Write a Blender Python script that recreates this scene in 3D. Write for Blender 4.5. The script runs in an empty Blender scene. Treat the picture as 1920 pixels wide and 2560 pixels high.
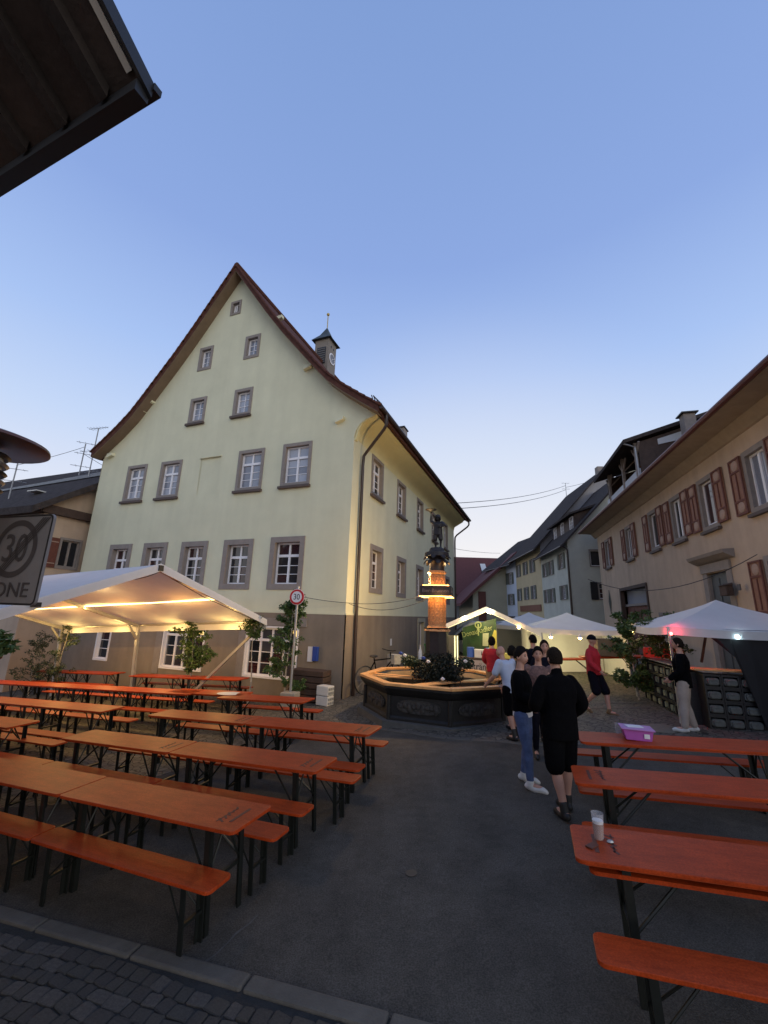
import bpy, bmesh, math, random
from mathutils import Vector, Matrix, Euler
from mathutils.geometry import tessellate_polygon
random.seed(7)
R = math.radians
SC = bpy.context.scene
COL = SC.collection

# ------------------------------------------------------------------ camera
cd = bpy.data.cameras.new('camera'); cam = bpy.data.objects.new('camera', cd); COL.objects.link(cam)
cd.sensor_fit = 'VERTICAL'; cd.sensor_height = 24.0; cd.lens = 24.0 * 1029 / 2560
cd.clip_start = 0.05; cd.clip_end = 2000
cam.matrix_world = Matrix.Translation((0, 0, 2.4)) @ Matrix.Rotation(R(90 + 14.0), 4, 'X') @ Matrix.Rotation(R(1.69), 4, 'Z')
SC.camera = cam

# ------------------------------------------------------------------ world, fill sun, exposure
W = bpy.data.worlds.new('World'); SC.world = W; W.use_nodes = True
nt = W.node_tree; nt.nodes.clear()
out = nt.nodes.new('ShaderNodeOutputWorld'); bg = nt.nodes.new('ShaderNodeBackground')
tc = nt.nodes.new('ShaderNodeTexCoord'); sep = nt.nodes.new('ShaderNodeSeparateXYZ')
nt.links.new(tc.outputs['Generated'], sep.inputs[0])
ramp = nt.nodes.new('ShaderNodeValToRGB')
cr = ramp.color_ramp
cols = [(0.0, (.92, .88, .87)), (.14, (.90, .89, .93)), (.24, (.74, .80, .95)), (.36, (.58, .71, .96)), (.52, (.405, .565, .92)),
        (.70, (.275, .41, .78)), (.90, (.225, .355, .69)), (1.0, (.19, .31, .63))]
while len(cr.elements) < len(cols): cr.elements.new(.5)
for e, (p, c) in zip(cr.elements, cols): e.position = p; e.color = (*c, 1)
nt.links.new(sep.outputs['Z'], ramp.inputs[0])
bg.inputs[1].default_value = 0.98
# afterglow: the horizon is palest at the end of the street where the sun went down
dp = nt.nodes.new('ShaderNodeVectorMath'); dp.operation = 'DOT_PRODUCT'; dp.inputs[1].default_value = (math.sin(R(11)) * math.cos(R(4)), math.cos(R(11)) * math.cos(R(4)), math.sin(R(4)))
nt.links.new(tc.outputs['Generated'], dp.inputs[0])
mr = nt.nodes.new('ShaderNodeMapRange'); mr.interpolation_type = 'SMOOTHSTEP'; mr.inputs[1].default_value = .78; mr.inputs[2].default_value = 1.0; mr.inputs[3].default_value = 0; mr.inputs[4].default_value = .34
nt.links.new(dp.outputs['Value'], mr.inputs[0])
gm = nt.nodes.new('ShaderNodeMix'); gm.data_type = 'RGBA'; gm.inputs[7].default_value = (1.0, .965, .93, 1)
nt.links.new(mr.outputs[0], gm.inputs[0]); nt.links.new(ramp.outputs[0], gm.inputs[6]); nt.links.new(gm.outputs[2], bg.inputs[0]); nt.links.new(bg.outputs[0], out.inputs[0])

sl = bpy.data.lights.new('facade_fill_sun', 'SUN'); sl.energy = 1.35; sl.angle = R(50); sl.color = (1.0, .93, .79)  # added soft fill from behind the camera that brightens the house fronts
so = bpy.data.objects.new('facade_fill_sun', sl); COL.objects.link(so)
so.rotation_euler = Vector((-.52, .83, -.08)).to_track_quat('-Z', 'Y').to_euler()
SC.view_settings.view_transform = 'Standard'; SC.view_settings.look = 'None'
SC.view_settings.exposure = 0.0; SC.view_settings.gamma = 1.0
SC.cycles.max_bounces = 6; SC.cycles.use_denoising = True
SC.cycles.sample_clamp_indirect = 3.0

# ------------------------------------------------------------------ materials
MATS = {}
def mat(name, col, rough=.8, var=.12, scale=6.0, bump=0.0, bscale=40.0, metal=0.0, emit=None, estr=0.0, trans=0.0, spec=.5, col2=None, stretch=None, alpha=1.0, coat=0.0, stain=0.0, speck=0.0, rnd=None):
    if name in MATS: return MATS[name]
    m = bpy.data.materials.new(name); m.use_nodes = True; t = m.node_tree; b = t.nodes['Principled BSDF']
    b.inputs['Roughness'].default_value = rough; b.inputs['Metallic'].default_value = metal
    b.inputs['Specular IOR Level'].default_value = spec; b.inputs['Alpha'].default_value = alpha
    b.inputs['Coat Weight'].default_value = coat
    co = t.nodes.new('ShaderNodeTexCoord'); mp = t.nodes.new('ShaderNodeMapping'); t.links.new(co.outputs['Object'], mp.inputs[0])
    if stretch: mp.inputs['Scale'].default_value = stretch
    n = t.nodes.new('ShaderNodeTexNoise'); n.inputs['Scale'].default_value = scale; n.inputs['Detail'].default_value = 6; n.inputs['Roughness'].default_value = .65
    t.links.new(mp.outputs[0], n.inputs['Vector'])
    r = t.nodes.new('ShaderNodeValToRGB'); r.color_ramp.elements[0].position = .3; r.color_ramp.elements[1].position = .7
    c2 = col2 if col2 else tuple(min(1, c * (1 + var)) for c in col)
    r.color_ramp.elements[0].color = (*[c * (1 - var) for c in col], 1); r.color_ramp.elements[1].color = (*c2, 1)
    t.links.new(n.outputs['Fac'], r.inputs[0]); cout = r.outputs[0]
    def mul(cout, fac_socket, lo, hi, p0, p1):
        rr_ = t.nodes.new('ShaderNodeValToRGB'); rr_.color_ramp.elements[0].position = p0; rr_.color_ramp.elements[1].position = p1
        rr_.color_ramp.elements[0].color = (lo, lo, lo, 1); rr_.color_ramp.elements[1].color = (hi, hi, hi, 1); t.links.new(fac_socket, rr_.inputs[0])
        mx_ = t.nodes.new('ShaderNodeMix'); mx_.data_type = 'RGBA'; mx_.blend_type = 'MULTIPLY'; mx_.inputs[0].default_value = 1
        t.links.new(cout, mx_.inputs[6]); t.links.new(rr_.outputs[0], mx_.inputs[7]); return mx_.outputs[2]
    if stain:      # weathering: vertical run-off streaks and broad patches
        m3 = t.nodes.new('ShaderNodeMapping'); m3.inputs['Scale'].default_value = (2.2, 2.2, .16); t.links.new(co.outputs['Object'], m3.inputs[0])
        n3 = t.nodes.new('ShaderNodeTexNoise'); n3.inputs['Scale'].default_value = 1.0; n3.inputs['Detail'].default_value = 7; t.links.new(m3.outputs[0], n3.inputs['Vector'])
        cout = mul(cout, n3.outputs['Fac'], 1 - stain, 1.03, .30, .62)
        n4 = t.nodes.new('ShaderNodeTexNoise'); n4.inputs['Scale'].default_value = .35; n4.inputs['Detail'].default_value = 4; t.links.new(co.outputs['Object'], n4.inputs['Vector'])
        cout = mul(cout, n4.outputs['Fac'], 1 - stain * .6, 1.03, .35, .6)
    if speck:      # aggregate grains and worn spots
        n5 = t.nodes.new('ShaderNodeTexNoise'); n5.inputs['Scale'].default_value = 90; n5.inputs['Detail'].default_value = 2; t.links.new(co.outputs['Object'], n5.inputs['Vector'])
        cout = mul(cout, n5.outputs['Fac'], 1 - speck, 1 + speck, .35, .68)
        n6 = t.nodes.new('ShaderNodeTexNoise'); n6.inputs['Scale'].default_value = 2.7; n6.inputs['Detail'].default_value = 9; n6.inputs['Roughness'].default_value = .75; t.links.new(co.outputs['Object'], n6.inputs['Vector'])
        cout = mul(cout, n6.outputs['Fac'], 1 - speck * .5, 1.12, .38, .58)
    if rnd:        # each piece its own shade
        oi = t.nodes.new('ShaderNodeObjectInfo'); r7 = t.nodes.new('ShaderNodeValToRGB'); r7.color_ramp.interpolation = 'CONSTANT'
        while len(r7.color_ramp.elements) < len(rnd): r7.color_ramp.elements.new(.5)
        for i_, (e_, c_) in enumerate(zip(r7.color_ramp.elements, rnd)): e_.position = i_ / len(rnd); e_.color = (*c_, 1)
        t.links.new(oi.outputs['Random'], r7.inputs[0]); mx_ = t.nodes.new('ShaderNodeMix'); mx_.data_type = 'RGBA'; mx_.inputs[0].default_value = .65
        t.links.new(cout, mx_.inputs[6]); t.links.new(r7.outputs[0], mx_.inputs[7]); cout = mx_.outputs[2]
    t.links.new(cout, b.inputs['Base Color'])
    if bump > 0:
        n2 = t.nodes.new('ShaderNodeTexNoise'); n2.inputs['Scale'].default_value = bscale; n2.inputs['Detail'].default_value = 5
        t.links.new(mp.outputs[0], n2.inputs['Vector'])
        bp = t.nodes.new('ShaderNodeBump'); bp.inputs['Strength'].default_value = bump; bp.inputs['Distance'].default_value = .02
        t.links.new(n2.outputs['Fac'], bp.inputs['Height']); t.links.new(bp.outputs[0], b.inputs['Normal'])
    if emit:
        b.inputs['Emission Color'].default_value = (*emit, 1); b.inputs['Emission Strength'].default_value = estr
    if trans > 0:      # thin cloth letting light through
        o = t.nodes['Material Output']; tr = t.nodes.new('ShaderNodeBsdfTranslucent'); mx = t.nodes.new('ShaderNodeMixShader')
        mx.inputs[0].default_value = trans; t.links.new(cout, tr.inputs[0])
        t.links.new(b.outputs[0], mx.inputs[1]); t.links.new(tr.outputs[0], mx.inputs[2]); t.links.new(mx.outputs[0], o.inputs[0])
    MATS[name] = m; return m

ASPHALT = mat('asphalt', (.090, .080, .067), .95, .20, .7, .7, 140, spec=.15, speck=.3)
PAVING = mat('paving', (.10, .093, .078), .85, .25, 3, .5, 60)
KERB = mat('kerb_stone', (.092, .082, .068), .85, .2, 5, .4, 60)
COBBLE = mat('cobble', (.070, .062, .054), .85, .4, 7, .6, 30)
COBBLE2 = mat('dark_cobble', (.050, .045, .038), .85, .4, 9, .6, 30)
COBBLE3 = mat('brown_cobble', (.045, .040, .035), .85, .4, 9, .6, 30)
JOINT = mat('joint_sand', (.026, .025, .023), .95, .3, 10, .5, 60)
STUCCO = mat('green_stucco', (.63, .612, .43), .9, .05, 1.2, .35, 60, col2=(.66, .64, .455), stain=.035)
SOCKEL = mat('brown_stucco', (.235, .19, .145), .9, .10, 1.5, .4, 60, stain=.13)
COVE = mat('warm_lit_cove_stucco', (.68, .62, .34), .9, .05, 1.2, .15, 60)  # house stucco with the warm light on the cove put into its colour
STONE = mat('window_stone', (.25, .215, .19), .85, .12, 5, .3, 50)
SILLD = mat('dark_sill', (.09, .065, .055), .7, .15, 8)
WHITE = mat('white_paint', (.78, .76, .77), .45, .03, 5)
GLASS = mat('dark_glass', (.02, .022, .028), .05, .1, 2, spec=.8, rnd=[(.012, .012, .016), (.03, .03, .035), (.05, .012, .012), (.018, .02, .024), (.07, .07, .08)])
LACE = mat('lace_glass', (.30, .32, .37), .10, .35, 30, spec=.8, rnd=[(.30, .32, .38), (.22, .24, .29), (.12, .13, .17), (.36, .38, .44)])
TILE = mat('roof_tile', (.095, .040, .030), .9, .35, 5, .5, 25, spec=.15)
TILED = mat('dark_roof_tile', (.055, .045, .042), .95, .35, 5, .5, 25, spec=.1)
TILER = mat('red_roof_tile', (.115, .035, .030), .85, .2, 5, .4, 25)
WOODD = mat('dark_wood', (.06, .035, .025), .75, .3, 4, .4, 20)
SOFFIT = mat('soffit_wood', (.165, .115, .075), .8, .15, 3, .2, 20)
SOFF2 = mat('pale_soffit', (.34, .255, .17), .85, .12, 3, .2, 20)
PIPE = mat('brown_pipe', (.035, .02, .015), .4, .1, 5)
TAN = mat('tan_stucco', (.50, .375, .27), .92, .10, .9, .35, 60, stain=.11)
SHUT = mat('red_shutter', (.13, .04, .025), .7, .2, 8, .2, 30)
SHUTP = mat('shutter_panel', (.25, .12, .075), .7, .15, 8)
SALMON = mat('shutter_boss', (.36, .24, .18), .7, .15, 8)
GREYST = mat('grey_stucco', (.50, .50, .43), .92, .1, 1, .3, 60)
WHITEST = mat('pale_stucco', (.55, .56, .57), .92, .06, 1, .3, 60)
YELST = mat('ochre_stucco', (.52, .42, .25), .92, .06, 1, .3, 60)
CREAM = mat('cream_stucco', (.42, .38, .27), .92, .06, 1, .3, 60)
SHUTG = mat('grey_green_shutter', (.11, .115, .09), .7, .2, 10)
ORANGE = mat('orange_lacquer', (.35, .042, .008), .45, .2, 3.0, .05, 30, coat=.0, spec=.16, stretch=(1, 7, 1), col2=(.42, .055, .011), speck=.18)
ORANGED = mat('orange_edge', (.42, .06, .012), .45, .1, 3)
STEEL = mat('dark_green_steel', (.010, .012, .010), .5, .2, 8, metal=.2)
PRINT = mat('burnt_print', (.10, .025, .012), .6, .3, 30)
PVC = mat('white_canvas', (.74, .72, .70), .6, .05, 2, .9, 1.6, trans=.16)
ALU = mat('grey_aluminium', (.45, .44, .42), .4, .05, 8, metal=.5)
LED = mat('warm_led', (1, .8, .4), .5, 0, 1, emit=(1.0, .72, .26), estr=6)
BULB = mat('warm_bulb', (1, .8, .5), .5, 0, 1, emit=(1.0, .55, .18), estr=30)
BRIGHT = mat('white_bulb', (1, 1, .9), .5, 0, 1, emit=(1.0, .92, .55), estr=40)
REDL = mat('red_bulb', (1, .1, .05), .5, 0, 1, emit=(1.0, .05, .04), estr=30)
BLUEL = mat('cold_bulb', (.8, .9, 1), .5, 0, 1, emit=(.6, .9, 1.0), estr=20)
IRON = mat('dark_cast_iron', (.018, .012, .012), .55, .3, 12, .3, 40)
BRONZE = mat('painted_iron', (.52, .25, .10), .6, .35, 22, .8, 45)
BASIN = mat('basin_iron', (.010, .009, .008), .6, .35, 6, .5, 30)
RELIEF = mat('worn_relief', (.038, .034, .030), .8, .6, 14, 1.0, 24)
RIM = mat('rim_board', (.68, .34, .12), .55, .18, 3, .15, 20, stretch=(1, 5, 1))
LEAF = mat('leaf', (.055, .10, .022), .6, .45, 9)
LEAFD = mat('dark_leaf', (.025, .045, .018), .6, .4, 9)
FIR = mat('fir_green', (.012, .017, .009), .7, .5, 9)
BARK = mat('bark', (.10, .08, .06), .9, .4, 20, .5, 40)
BIRCH = mat('birch_bark', (.30, .28, .25), .8, .5, 12, .3, 40)
SKIN = mat('skin', (.45, .24, .17), .55, .06, 10)
HAIRD = mat('dark_hair', (.008, .006, .005), .9, .4, 60, 1.0, 60, spec=.12)
HAIRB = mat('cropped_hair', (.016, .011, .008), .95, .4, 60, 1.0, 60, spec=.1)
BLACK = mat('black_cloth', (.0028, .0028, .0034), 1.0, .15, 10, .8, 14, spec=.08)
NAVY = mat('navy_cloth', (.006, .006, .011), 1.0, .15, 10, .8, 14, spec=.1)
DENIM = mat('denim', (.060, .090, .19), .9, .30, 9, .8, 14)
REDC = mat('red_cloth', (.36, .012, .022), .85, .12, 8, .8, 14)
LIGHTC = mat('light_blue_cloth', (.42, .46, .56), .85, .08, 8, .2, 20)
WHITEC = mat('white_cloth', (.65, .64, .66), .85, .05, 8)
BEIGE = mat('beige_cloth', (.34, .28, .24), .85, .12, 8, .2, 20)
TANC = mat('tan_cloth', (.36, .22, .11), .85, .12, 8, .2, 20)
SHOEW = mat('white_shoe', (.55, .54, .52), .6, .1, 10)
SHOEB = mat('black_shoe', (.012, .011, .011), .6, .1, 10)
CONC = mat('concrete', (.30, .27, .22), .9, .15, 4, .4, 40)
PLASTW = mat('white_plastic', (.62, .60, .55), .5, .05, 5)
PURPLE = mat('purple_plastic', (.34, .07, .33), .45, .08, 5)
BLUEP = mat('blue_enamel', (.02, .06, .30), .4, .1, 5)
BLUEC = mat('blue_cup', (.05, .12, .42), .4, .1, 5)
SIGNR = mat('sign_red', (.50, .015, .02), .4, .05, 5)
SIGNW = mat('sign_white', (.72, .72, .72), .4, .03, 5)
SIGNG = mat('sign_grey', (.18, .17, .175), .45, .08, 6)
INK = mat('black_ink', (.012, .012, .014), .5, .05, 5)
INKG = mat('grey_ink', (.055, .048, .050), .5, .15, 8)
GALV = mat('galvanised_steel', (.35, .35, .35), .45, .1, 9, metal=.6)
VERDI = mat('green_copper', (.045, .055, .052), .6, .25, 5)
SLATEW = mat('turret_shingle', (.21, .18, .15), .85, .15, 12, .4, 30)
BANNERG = mat('green_banner', (.016, .05, .014), .5, .6, 2.5, trans=.1)
BANNERY = mat('yellow_print', (.38, .32, .06), .5, .15, 4)
BANNERL = mat('pale_print', (.28, .31, .13), .5, .1, 4)
BEER = mat('beer', (.30, .10, .01), .2, .1, 5)
CUP = mat('clear_cup', (.6, .6, .63), .12, .1, 5, alpha=.22)
FOAM = mat('foam', (.8, .78, .74), .6, .03, 5)
STONEB = mat('grey_fill', (.115, .118, .105), .9, .3, 14, .6, 40)
STONEL = mat('pale_fill', (.24, .24, .16), .9, .3, 14, .6, 40)
BLACKP = mat('black_tarp', (.008, .008, .010), .7, .2, 3, .1, 8)
VAN = mat('silver_paint', (.22, .23, .24), .3, .04, 4, metal=.4)
TERRA = mat('dark_red_pot', (.13, .02, .018), .6, .1, 6)
GREENP = mat('green_plastic', (.02, .16, .03), .5, .1, 5)
LOUVRE = mat('louvre_grey', (.12, .11, .10), .7, .1, 8)
GOLD = mat('gilt', (.55, .38, .12), .35, .1, 9, metal=.7)
WIREM = mat('wire_black', (.02, .02, .025), .6, .1, 5)
WBLUE = mat('water', (.02, .02, .018), .08, .2, 4)

# ------------------------------------------------------------------ mesh helpers
class MB:
    def __init__(s): s.v = []; s.f = []
    def add(s, vs, fs, M=None):
        o = len(s.v)
        s.v += [tuple(M @ Vector(v)) if M else tuple(v) for v in vs]
        s.f += [tuple(i + o for i in f) for f in fs]; return s
    def box(s, c, d, M=None, rz=0):
        x, y, z = d[0] / 2, d[1] / 2, d[2] / 2
        vs = [(-x, -y, -z), (x, -y, -z), (x, y, -z), (-x, y, -z), (-x, -y, z), (x, -y, z), (x, y, z), (-x, y, z)]
        L = Matrix.Translation(c) @ Matrix.Rotation(rz, 4, 'Z')
        return s.add(vs, [(0, 3, 2, 1), (4, 5, 6, 7), (0, 1, 5, 4), (1, 2, 6, 5), (2, 3, 7, 6), (3, 0, 4, 7)], (M @ L) if M else L)
    def tube(s, pts, r, n=8, cap=True):
        pts = [Vector(p) for p in pts]; rs = r if isinstance(r, (list, tuple)) else [r] * len(pts)
        vs = []; fs = []; prev = None
        for i, p in enumerate(pts):
            d = (pts[min(i + 1, len(pts) - 1)] - pts[max(i - 1, 0)]).normalized()
            u = d.cross(Vector((0, 0, 1)) if abs(d.z) < .9 else Vector((1, 0, 0))).normalized()
            if prev is not None:
                u2 = (prev - d * prev.dot(d))
                if u2.length > 1e-4: u = u2.normalized()
            prev = u; w = d.cross(u)
            for k in range(n):
                a = 2 * math.pi * k / n; vs.append(tuple(p + (u * math.cos(a) + w * math.sin(a)) * rs[i]))
        for i in range(len(pts) - 1):
            for k in range(n):
                k2 = (k + 1) % n; fs.append((i * n + k, i * n + k2, (i + 1) * n + k2, (i + 1) * n + k))
        if cap: fs.append(tuple(range(n - 1, -1, -1))); fs.append(tuple((len(pts) - 1) * n + k for k in range(n)))
        return s.add(vs, fs)
    def bar(s, a, b, w, h):
        a = Vector(a); b = Vector(b); d = (b - a); l = d.length; q = d.to_track_quat('X', 'Z')
        M = Matrix.Translation((a + b) / 2) @ q.to_matrix().to_4x4()
        return s.box((0, 0, 0), (l, w, h), M)
    def lathe(s, prof, n=16, c=(0, 0, 0), a0=0.0, sx=1, sy=1, cap=True):
        vs = [(c[0] + sx * r * math.cos(a0 + 2 * math.pi * k / n), c[1] + sy * r * math.sin(a0 + 2 * math.pi * k / n), c[2] + z) for r, z in prof for k in range(n)]
        fs = []
        for i in range(len(prof) - 1):
            for k in range(n):
                k2 = (k + 1) % n; fs.append((i * n + k, i * n + k2, (i + 1) * n + k2, (i + 1) * n + k))
        if cap: fs.append(tuple(range(n - 1, -1, -1))); fs.append(tuple((len(prof) - 1) * n + k for k in range(n)))
        return s.add(vs, fs)
    def prism(s, poly, t0, t1, M=None):      # polygon in x,y extruded z t0..t1
        n = len(poly); vs = [(x, y, t0) for x, y in poly] + [(x, y, t1) for x, y in poly]
        fs = [tuple(range(n - 1, -1, -1)), tuple(range(n, 2 * n))] + [(k, (k + 1) % n, n + (k + 1) % n, n + k) for k in range(n)]
        return s.add(vs, fs, M)
    def prof(s, poly, y0, y1, M=None):       # polygon in x,z extruded along y
        n = len(poly); vs = [(x, y0, z) for x, z in poly] + [(x, y1, z) for x, z in poly]
        fs = [tuple(range(n)), tuple(range(2 * n - 1, n - 1, -1))] + [(k, n + k, n + (k + 1) % n, (k + 1) % n) for k in range(n)]
        return s.add(vs, fs, M)
    def sphere(s, c, r, nu=12, nv=8, M=None):
        rx, ry, rz = r if isinstance(r, (tuple, list)) else (r, r, r)
        vs = [(c[0], c[1], c[2] - rz)]
        for j in range(1, nv):
            b = -math.pi / 2 + math.pi * j / nv
            for i in range(nu):
                a = 2 * math.pi * i / nu; vs.append((c[0] + rx * math.cos(b) * math.cos(a), c[1] + ry * math.cos(b) * math.sin(a), c[2] + rz * math.sin(b)))
        vs.append((c[0], c[1], c[2] + rz)); fs = []
        for i in range(nu): fs.append((0, 1 + (i + 1) % nu, 1 + i))
        for j in range(nv - 2):
            for i in range(nu):
                a = 1 + j * nu; fs.append((a + i, a + (i + 1) % nu, a + nu + (i + 1) % nu, a + nu + i))
        a = 1 + (nv - 2) * nu; L = len(vs) - 1
        for i in range(nu): fs.append((a + i, a + (i + 1) % nu, L))
        return s.add(vs, fs, M)
    def mesh(s, name, m, smooth=False):
        me = bpy.data.meshes.new(name); me.from_pydata(s.v, [], s.f); me.update()
        if m: me.materials.append(m)
        if smooth:
            me.polygons.foreach_set('use_smooth', [True] * len(me.polygons))
            try: me.set_sharp_from_angle(angle=R(40))
            except Exception: pass
        return me

def link(name, me, parent=None, loc=(0, 0, 0), rot=(0, 0, 0), label=None):
    o = bpy.data.objects.new(name, me); COL.objects.link(o); o.parent = parent
    o.location = loc; o.rotation_euler = rot
    if label: o['label'] = label
    return o
def part(mb, name, m, parent, label=None, loc=(0, 0, 0), rot=(0, 0, 0), smooth=False, bevel=0):
    o = link(name, mb.mesh(name, m, smooth), parent, loc, rot, label)
    if bevel:
        b = o.modifiers.new('bevel', 'BEVEL'); b.width = bevel; b.segments = 2; b.limit_method = 'ANGLE'
    return o
def tag(o, label, cat, group=None):
    o['label'] = label; o['category'] = cat
    if group: o['group'] = group
    return o
def thing(name, label, cat, loc=(0, 0, 0), rot=(0, 0, 0), group=None):
    o = bpy.data.objects.new(name, None); COL.objects.link(o); o.location = loc
    if isinstance(rot, Matrix): o.rotation_euler = rot.to_euler()
    elif isinstance(rot, (int, float)): o.rotation_euler = (0, 0, rot)
    else: o.rotation_euler = rot
    o.empty_display_size = .1
    return tag(o, label, cat, group)
def struct(mb, name, m, **k):
    o = part(mb, name, m, None, **k); o['kind'] = 'structure'; return o
def kids(o, _c={}): return list(o.children)
def clone(o, parent=None):
    c = o.copy(); COL.objects.link(c); c.parent = parent
    for ch in o.children: clone(ch, c)
    return c
TILT = .06
def gz(x, y=0): return TILT * max(-30, min(30, x))
def grot(rz):      # rotation whose z is the ground normal
    n = Vector((-TILT, 0, 1)).normalized(); h = Vector((math.cos(rz), math.sin(rz), 0)); h.z = TILT * h.x; h.normalize()
    y = n.cross(h); M = Matrix((h, y, n)).transposed(); return M
def textmesh(s, size, m, ext=.002, align='CENTER'):
    c = bpy.data.curves.new('lettering', 'FONT'); c.body = s; c.size = size; c.extrude = ext; c.align_x = align; c.resolution_u = 3
    o = bpy.data.objects.new('tmp', c); COL.objects.link(o); bpy.context.view_layer.update()
    me = bpy.data.meshes.new_from_object(o.evaluated_get(bpy.context.evaluated_depsgraph_get()))
    bpy.data.objects.remove(o); me.name = 'lettering'; me.materials.clear(); me.materials.append(m); return me
def lamp(name, loc, energy, col, r=.05, parent=None, spot=None):
    l = bpy.data.lights.new(name, 'POINT'); l.energy = energy; l.color = col; l.shadow_soft_size = r
    o = bpy.data.objects.new(name, l); COL.objects.link(o); o.location = loc; o.parent = parent; return o

# ================================================================== STRUCTURE
# ground: one tilted sheet reaching the horizon (the square rises gently to the right)
mb = MB(); xs = [-400, -30, -15, 0, 15, 30, 400]; ys = [-300, -20, 0, 20, 60, 500]
vs = [(x, y, gz(x)) for y in ys for x in xs]; n = len(xs)
mb.add(vs, [(j * n + i, j * n + i + 1, (j + 1) * n + i + 1, (j + 1) * n + i) for j in range(len(ys) - 1) for i in range(n - 1)])
struct(mb, 'ground', ASPHALT)
# paved square (lighter setts, too far to tell apart) beyond the fountain kerb; stretched under the marquee as painted lamplight
edge = [(-14, 9.0), (-7.5, 6.3), (-4.2, 6.5), (-2.9, 8.2), (-1.9, 10.2), (-.18, 9.93), (.64, 9.4), (1.36, 8.9), (2.25, 8.60), (2.8, 8.3), (4.2, 8.25), (6.0, 7.9), (9, 7.2), (14, 6.2)]
mb = MB(); vs = [(x, y, gz(x) + .004) for x, y in edge] + [(x, 70, gz(x) + .004) for x, y in edge]; k = len(edge)
mb.add(vs, [(i, i + 1, k + i + 1, k + i) for i in range(k - 1)])
PAVE2 = bpy.data.materials.new('sett_paving'); PAVE2.use_nodes = True
t = PAVE2.node_tree; b = t.nodes['Principled BSDF']; co = t.nodes.new('ShaderNodeTexCoord'); vo = t.nodes.new('ShaderNodeTexVoronoi'); vo.feature = 'DISTANCE_TO_EDGE'; vo.inputs['Scale'].default_value = 8
v2 = t.nodes.new('ShaderNodeTexVoronoi'); v2.inputs['Scale'].default_value = 8
rp = t.nodes.new('ShaderNodeValToRGB'); rp.color_ramp.elements[0].color = (.025, .022, .018, 1); rp.color_ramp.elements[1].color = (1, 1, 1, 1); rp.color_ramp.elements[1].position = .09
mx = t.nodes.new('ShaderNodeMix'); mx.data_type = 'RGBA'; mx.blend_type = 'MULTIPLY'; mx.inputs[0].default_value = 1
r2 = t.nodes.new('ShaderNodeValToRGB'); r2.color_ramp.elements[0].color = (.07, .062, .05, 1); r2.color_ramp.elements[1].color = (.13, .118, .095, 1)
t.links.new(co.outputs['Object'], vo.inputs[0]); t.links.new(co.outputs['Object'], v2.inputs[0]); t.links.new(vo.outputs[0], rp.inputs[0]); t.links.new(v2.outputs['Color'], r2.inputs[0])
t.links.new(rp.outputs[0], mx.inputs[6]); t.links.new(r2.outputs[0], mx.inputs[7]); t.links.new(mx.outputs[2], b.inputs['Base Color'])
bp = t.nodes.new('ShaderNodeBump'); bp.inputs['Strength'].default_value = .5; bp.inputs['Distance'].default_value = .02; t.links.new(rp.outputs[0], bp.inputs['Height']); t.links.new(bp.outputs[0], b.inputs['Normal']); b.inputs['Roughness'].default_value = .8
struct(mb, 'paving_and_lit_ground', PAVE2)
# pale gutter stones along that edge and two runs across the square
def stone_run(name, pts, w, ln, h=.012, m=KERB, parent=None):
    root = MB(); root.box((pts[0][0], pts[0][1], gz(pts[0][0]) - .05), (.05, .05, .02)); ro = struct(root, name, m)
    for (x0, y0), (x1, y1) in zip(pts[:-1], pts[1:]):
        L = math.hypot(x1 - x0, y1 - y0); k = max(1, int(round(L / ln))); a = math.atan2(y1 - y0, x1 - x0)
        for i in range(k):
            f = (i + .5) / k; x = x0 + (x1 - x0) * f; y = y0 + (y1 - y0) * f
            s = MB(); d = L / k - .012; s.prism([(-d / 2, -w / 2), (d / 2, -w / 2 + random.uniform(-.004, .004)), (d / 2, w / 2), (-d / 2, w / 2 + random.uniform(-.004, .004))], -.04, h)
            o = part(s, 'stone', m, ro, loc=(x, y, gz(x)), bevel=.006); o.rotation_euler = grot(a).to_euler()
    return ro
stone_run('gutter_stones', [(-1.6, 10.35), (-.18, 9.93), (.64, 9.4), (1.36, 8.9), (2.25, 8.60), (2.8, 8.3), (4.2, 8.25)], .15, .5)
stone_run('gutter_stones', [(4.4, 11.15), (5.3, 11.42), (6.9, 11.35)], .12, .5)
stone_run('gutter_stones', [(3.9, 10.6), (4.98, 10.96), (6.6, 10.80)], .12, .5)
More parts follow.
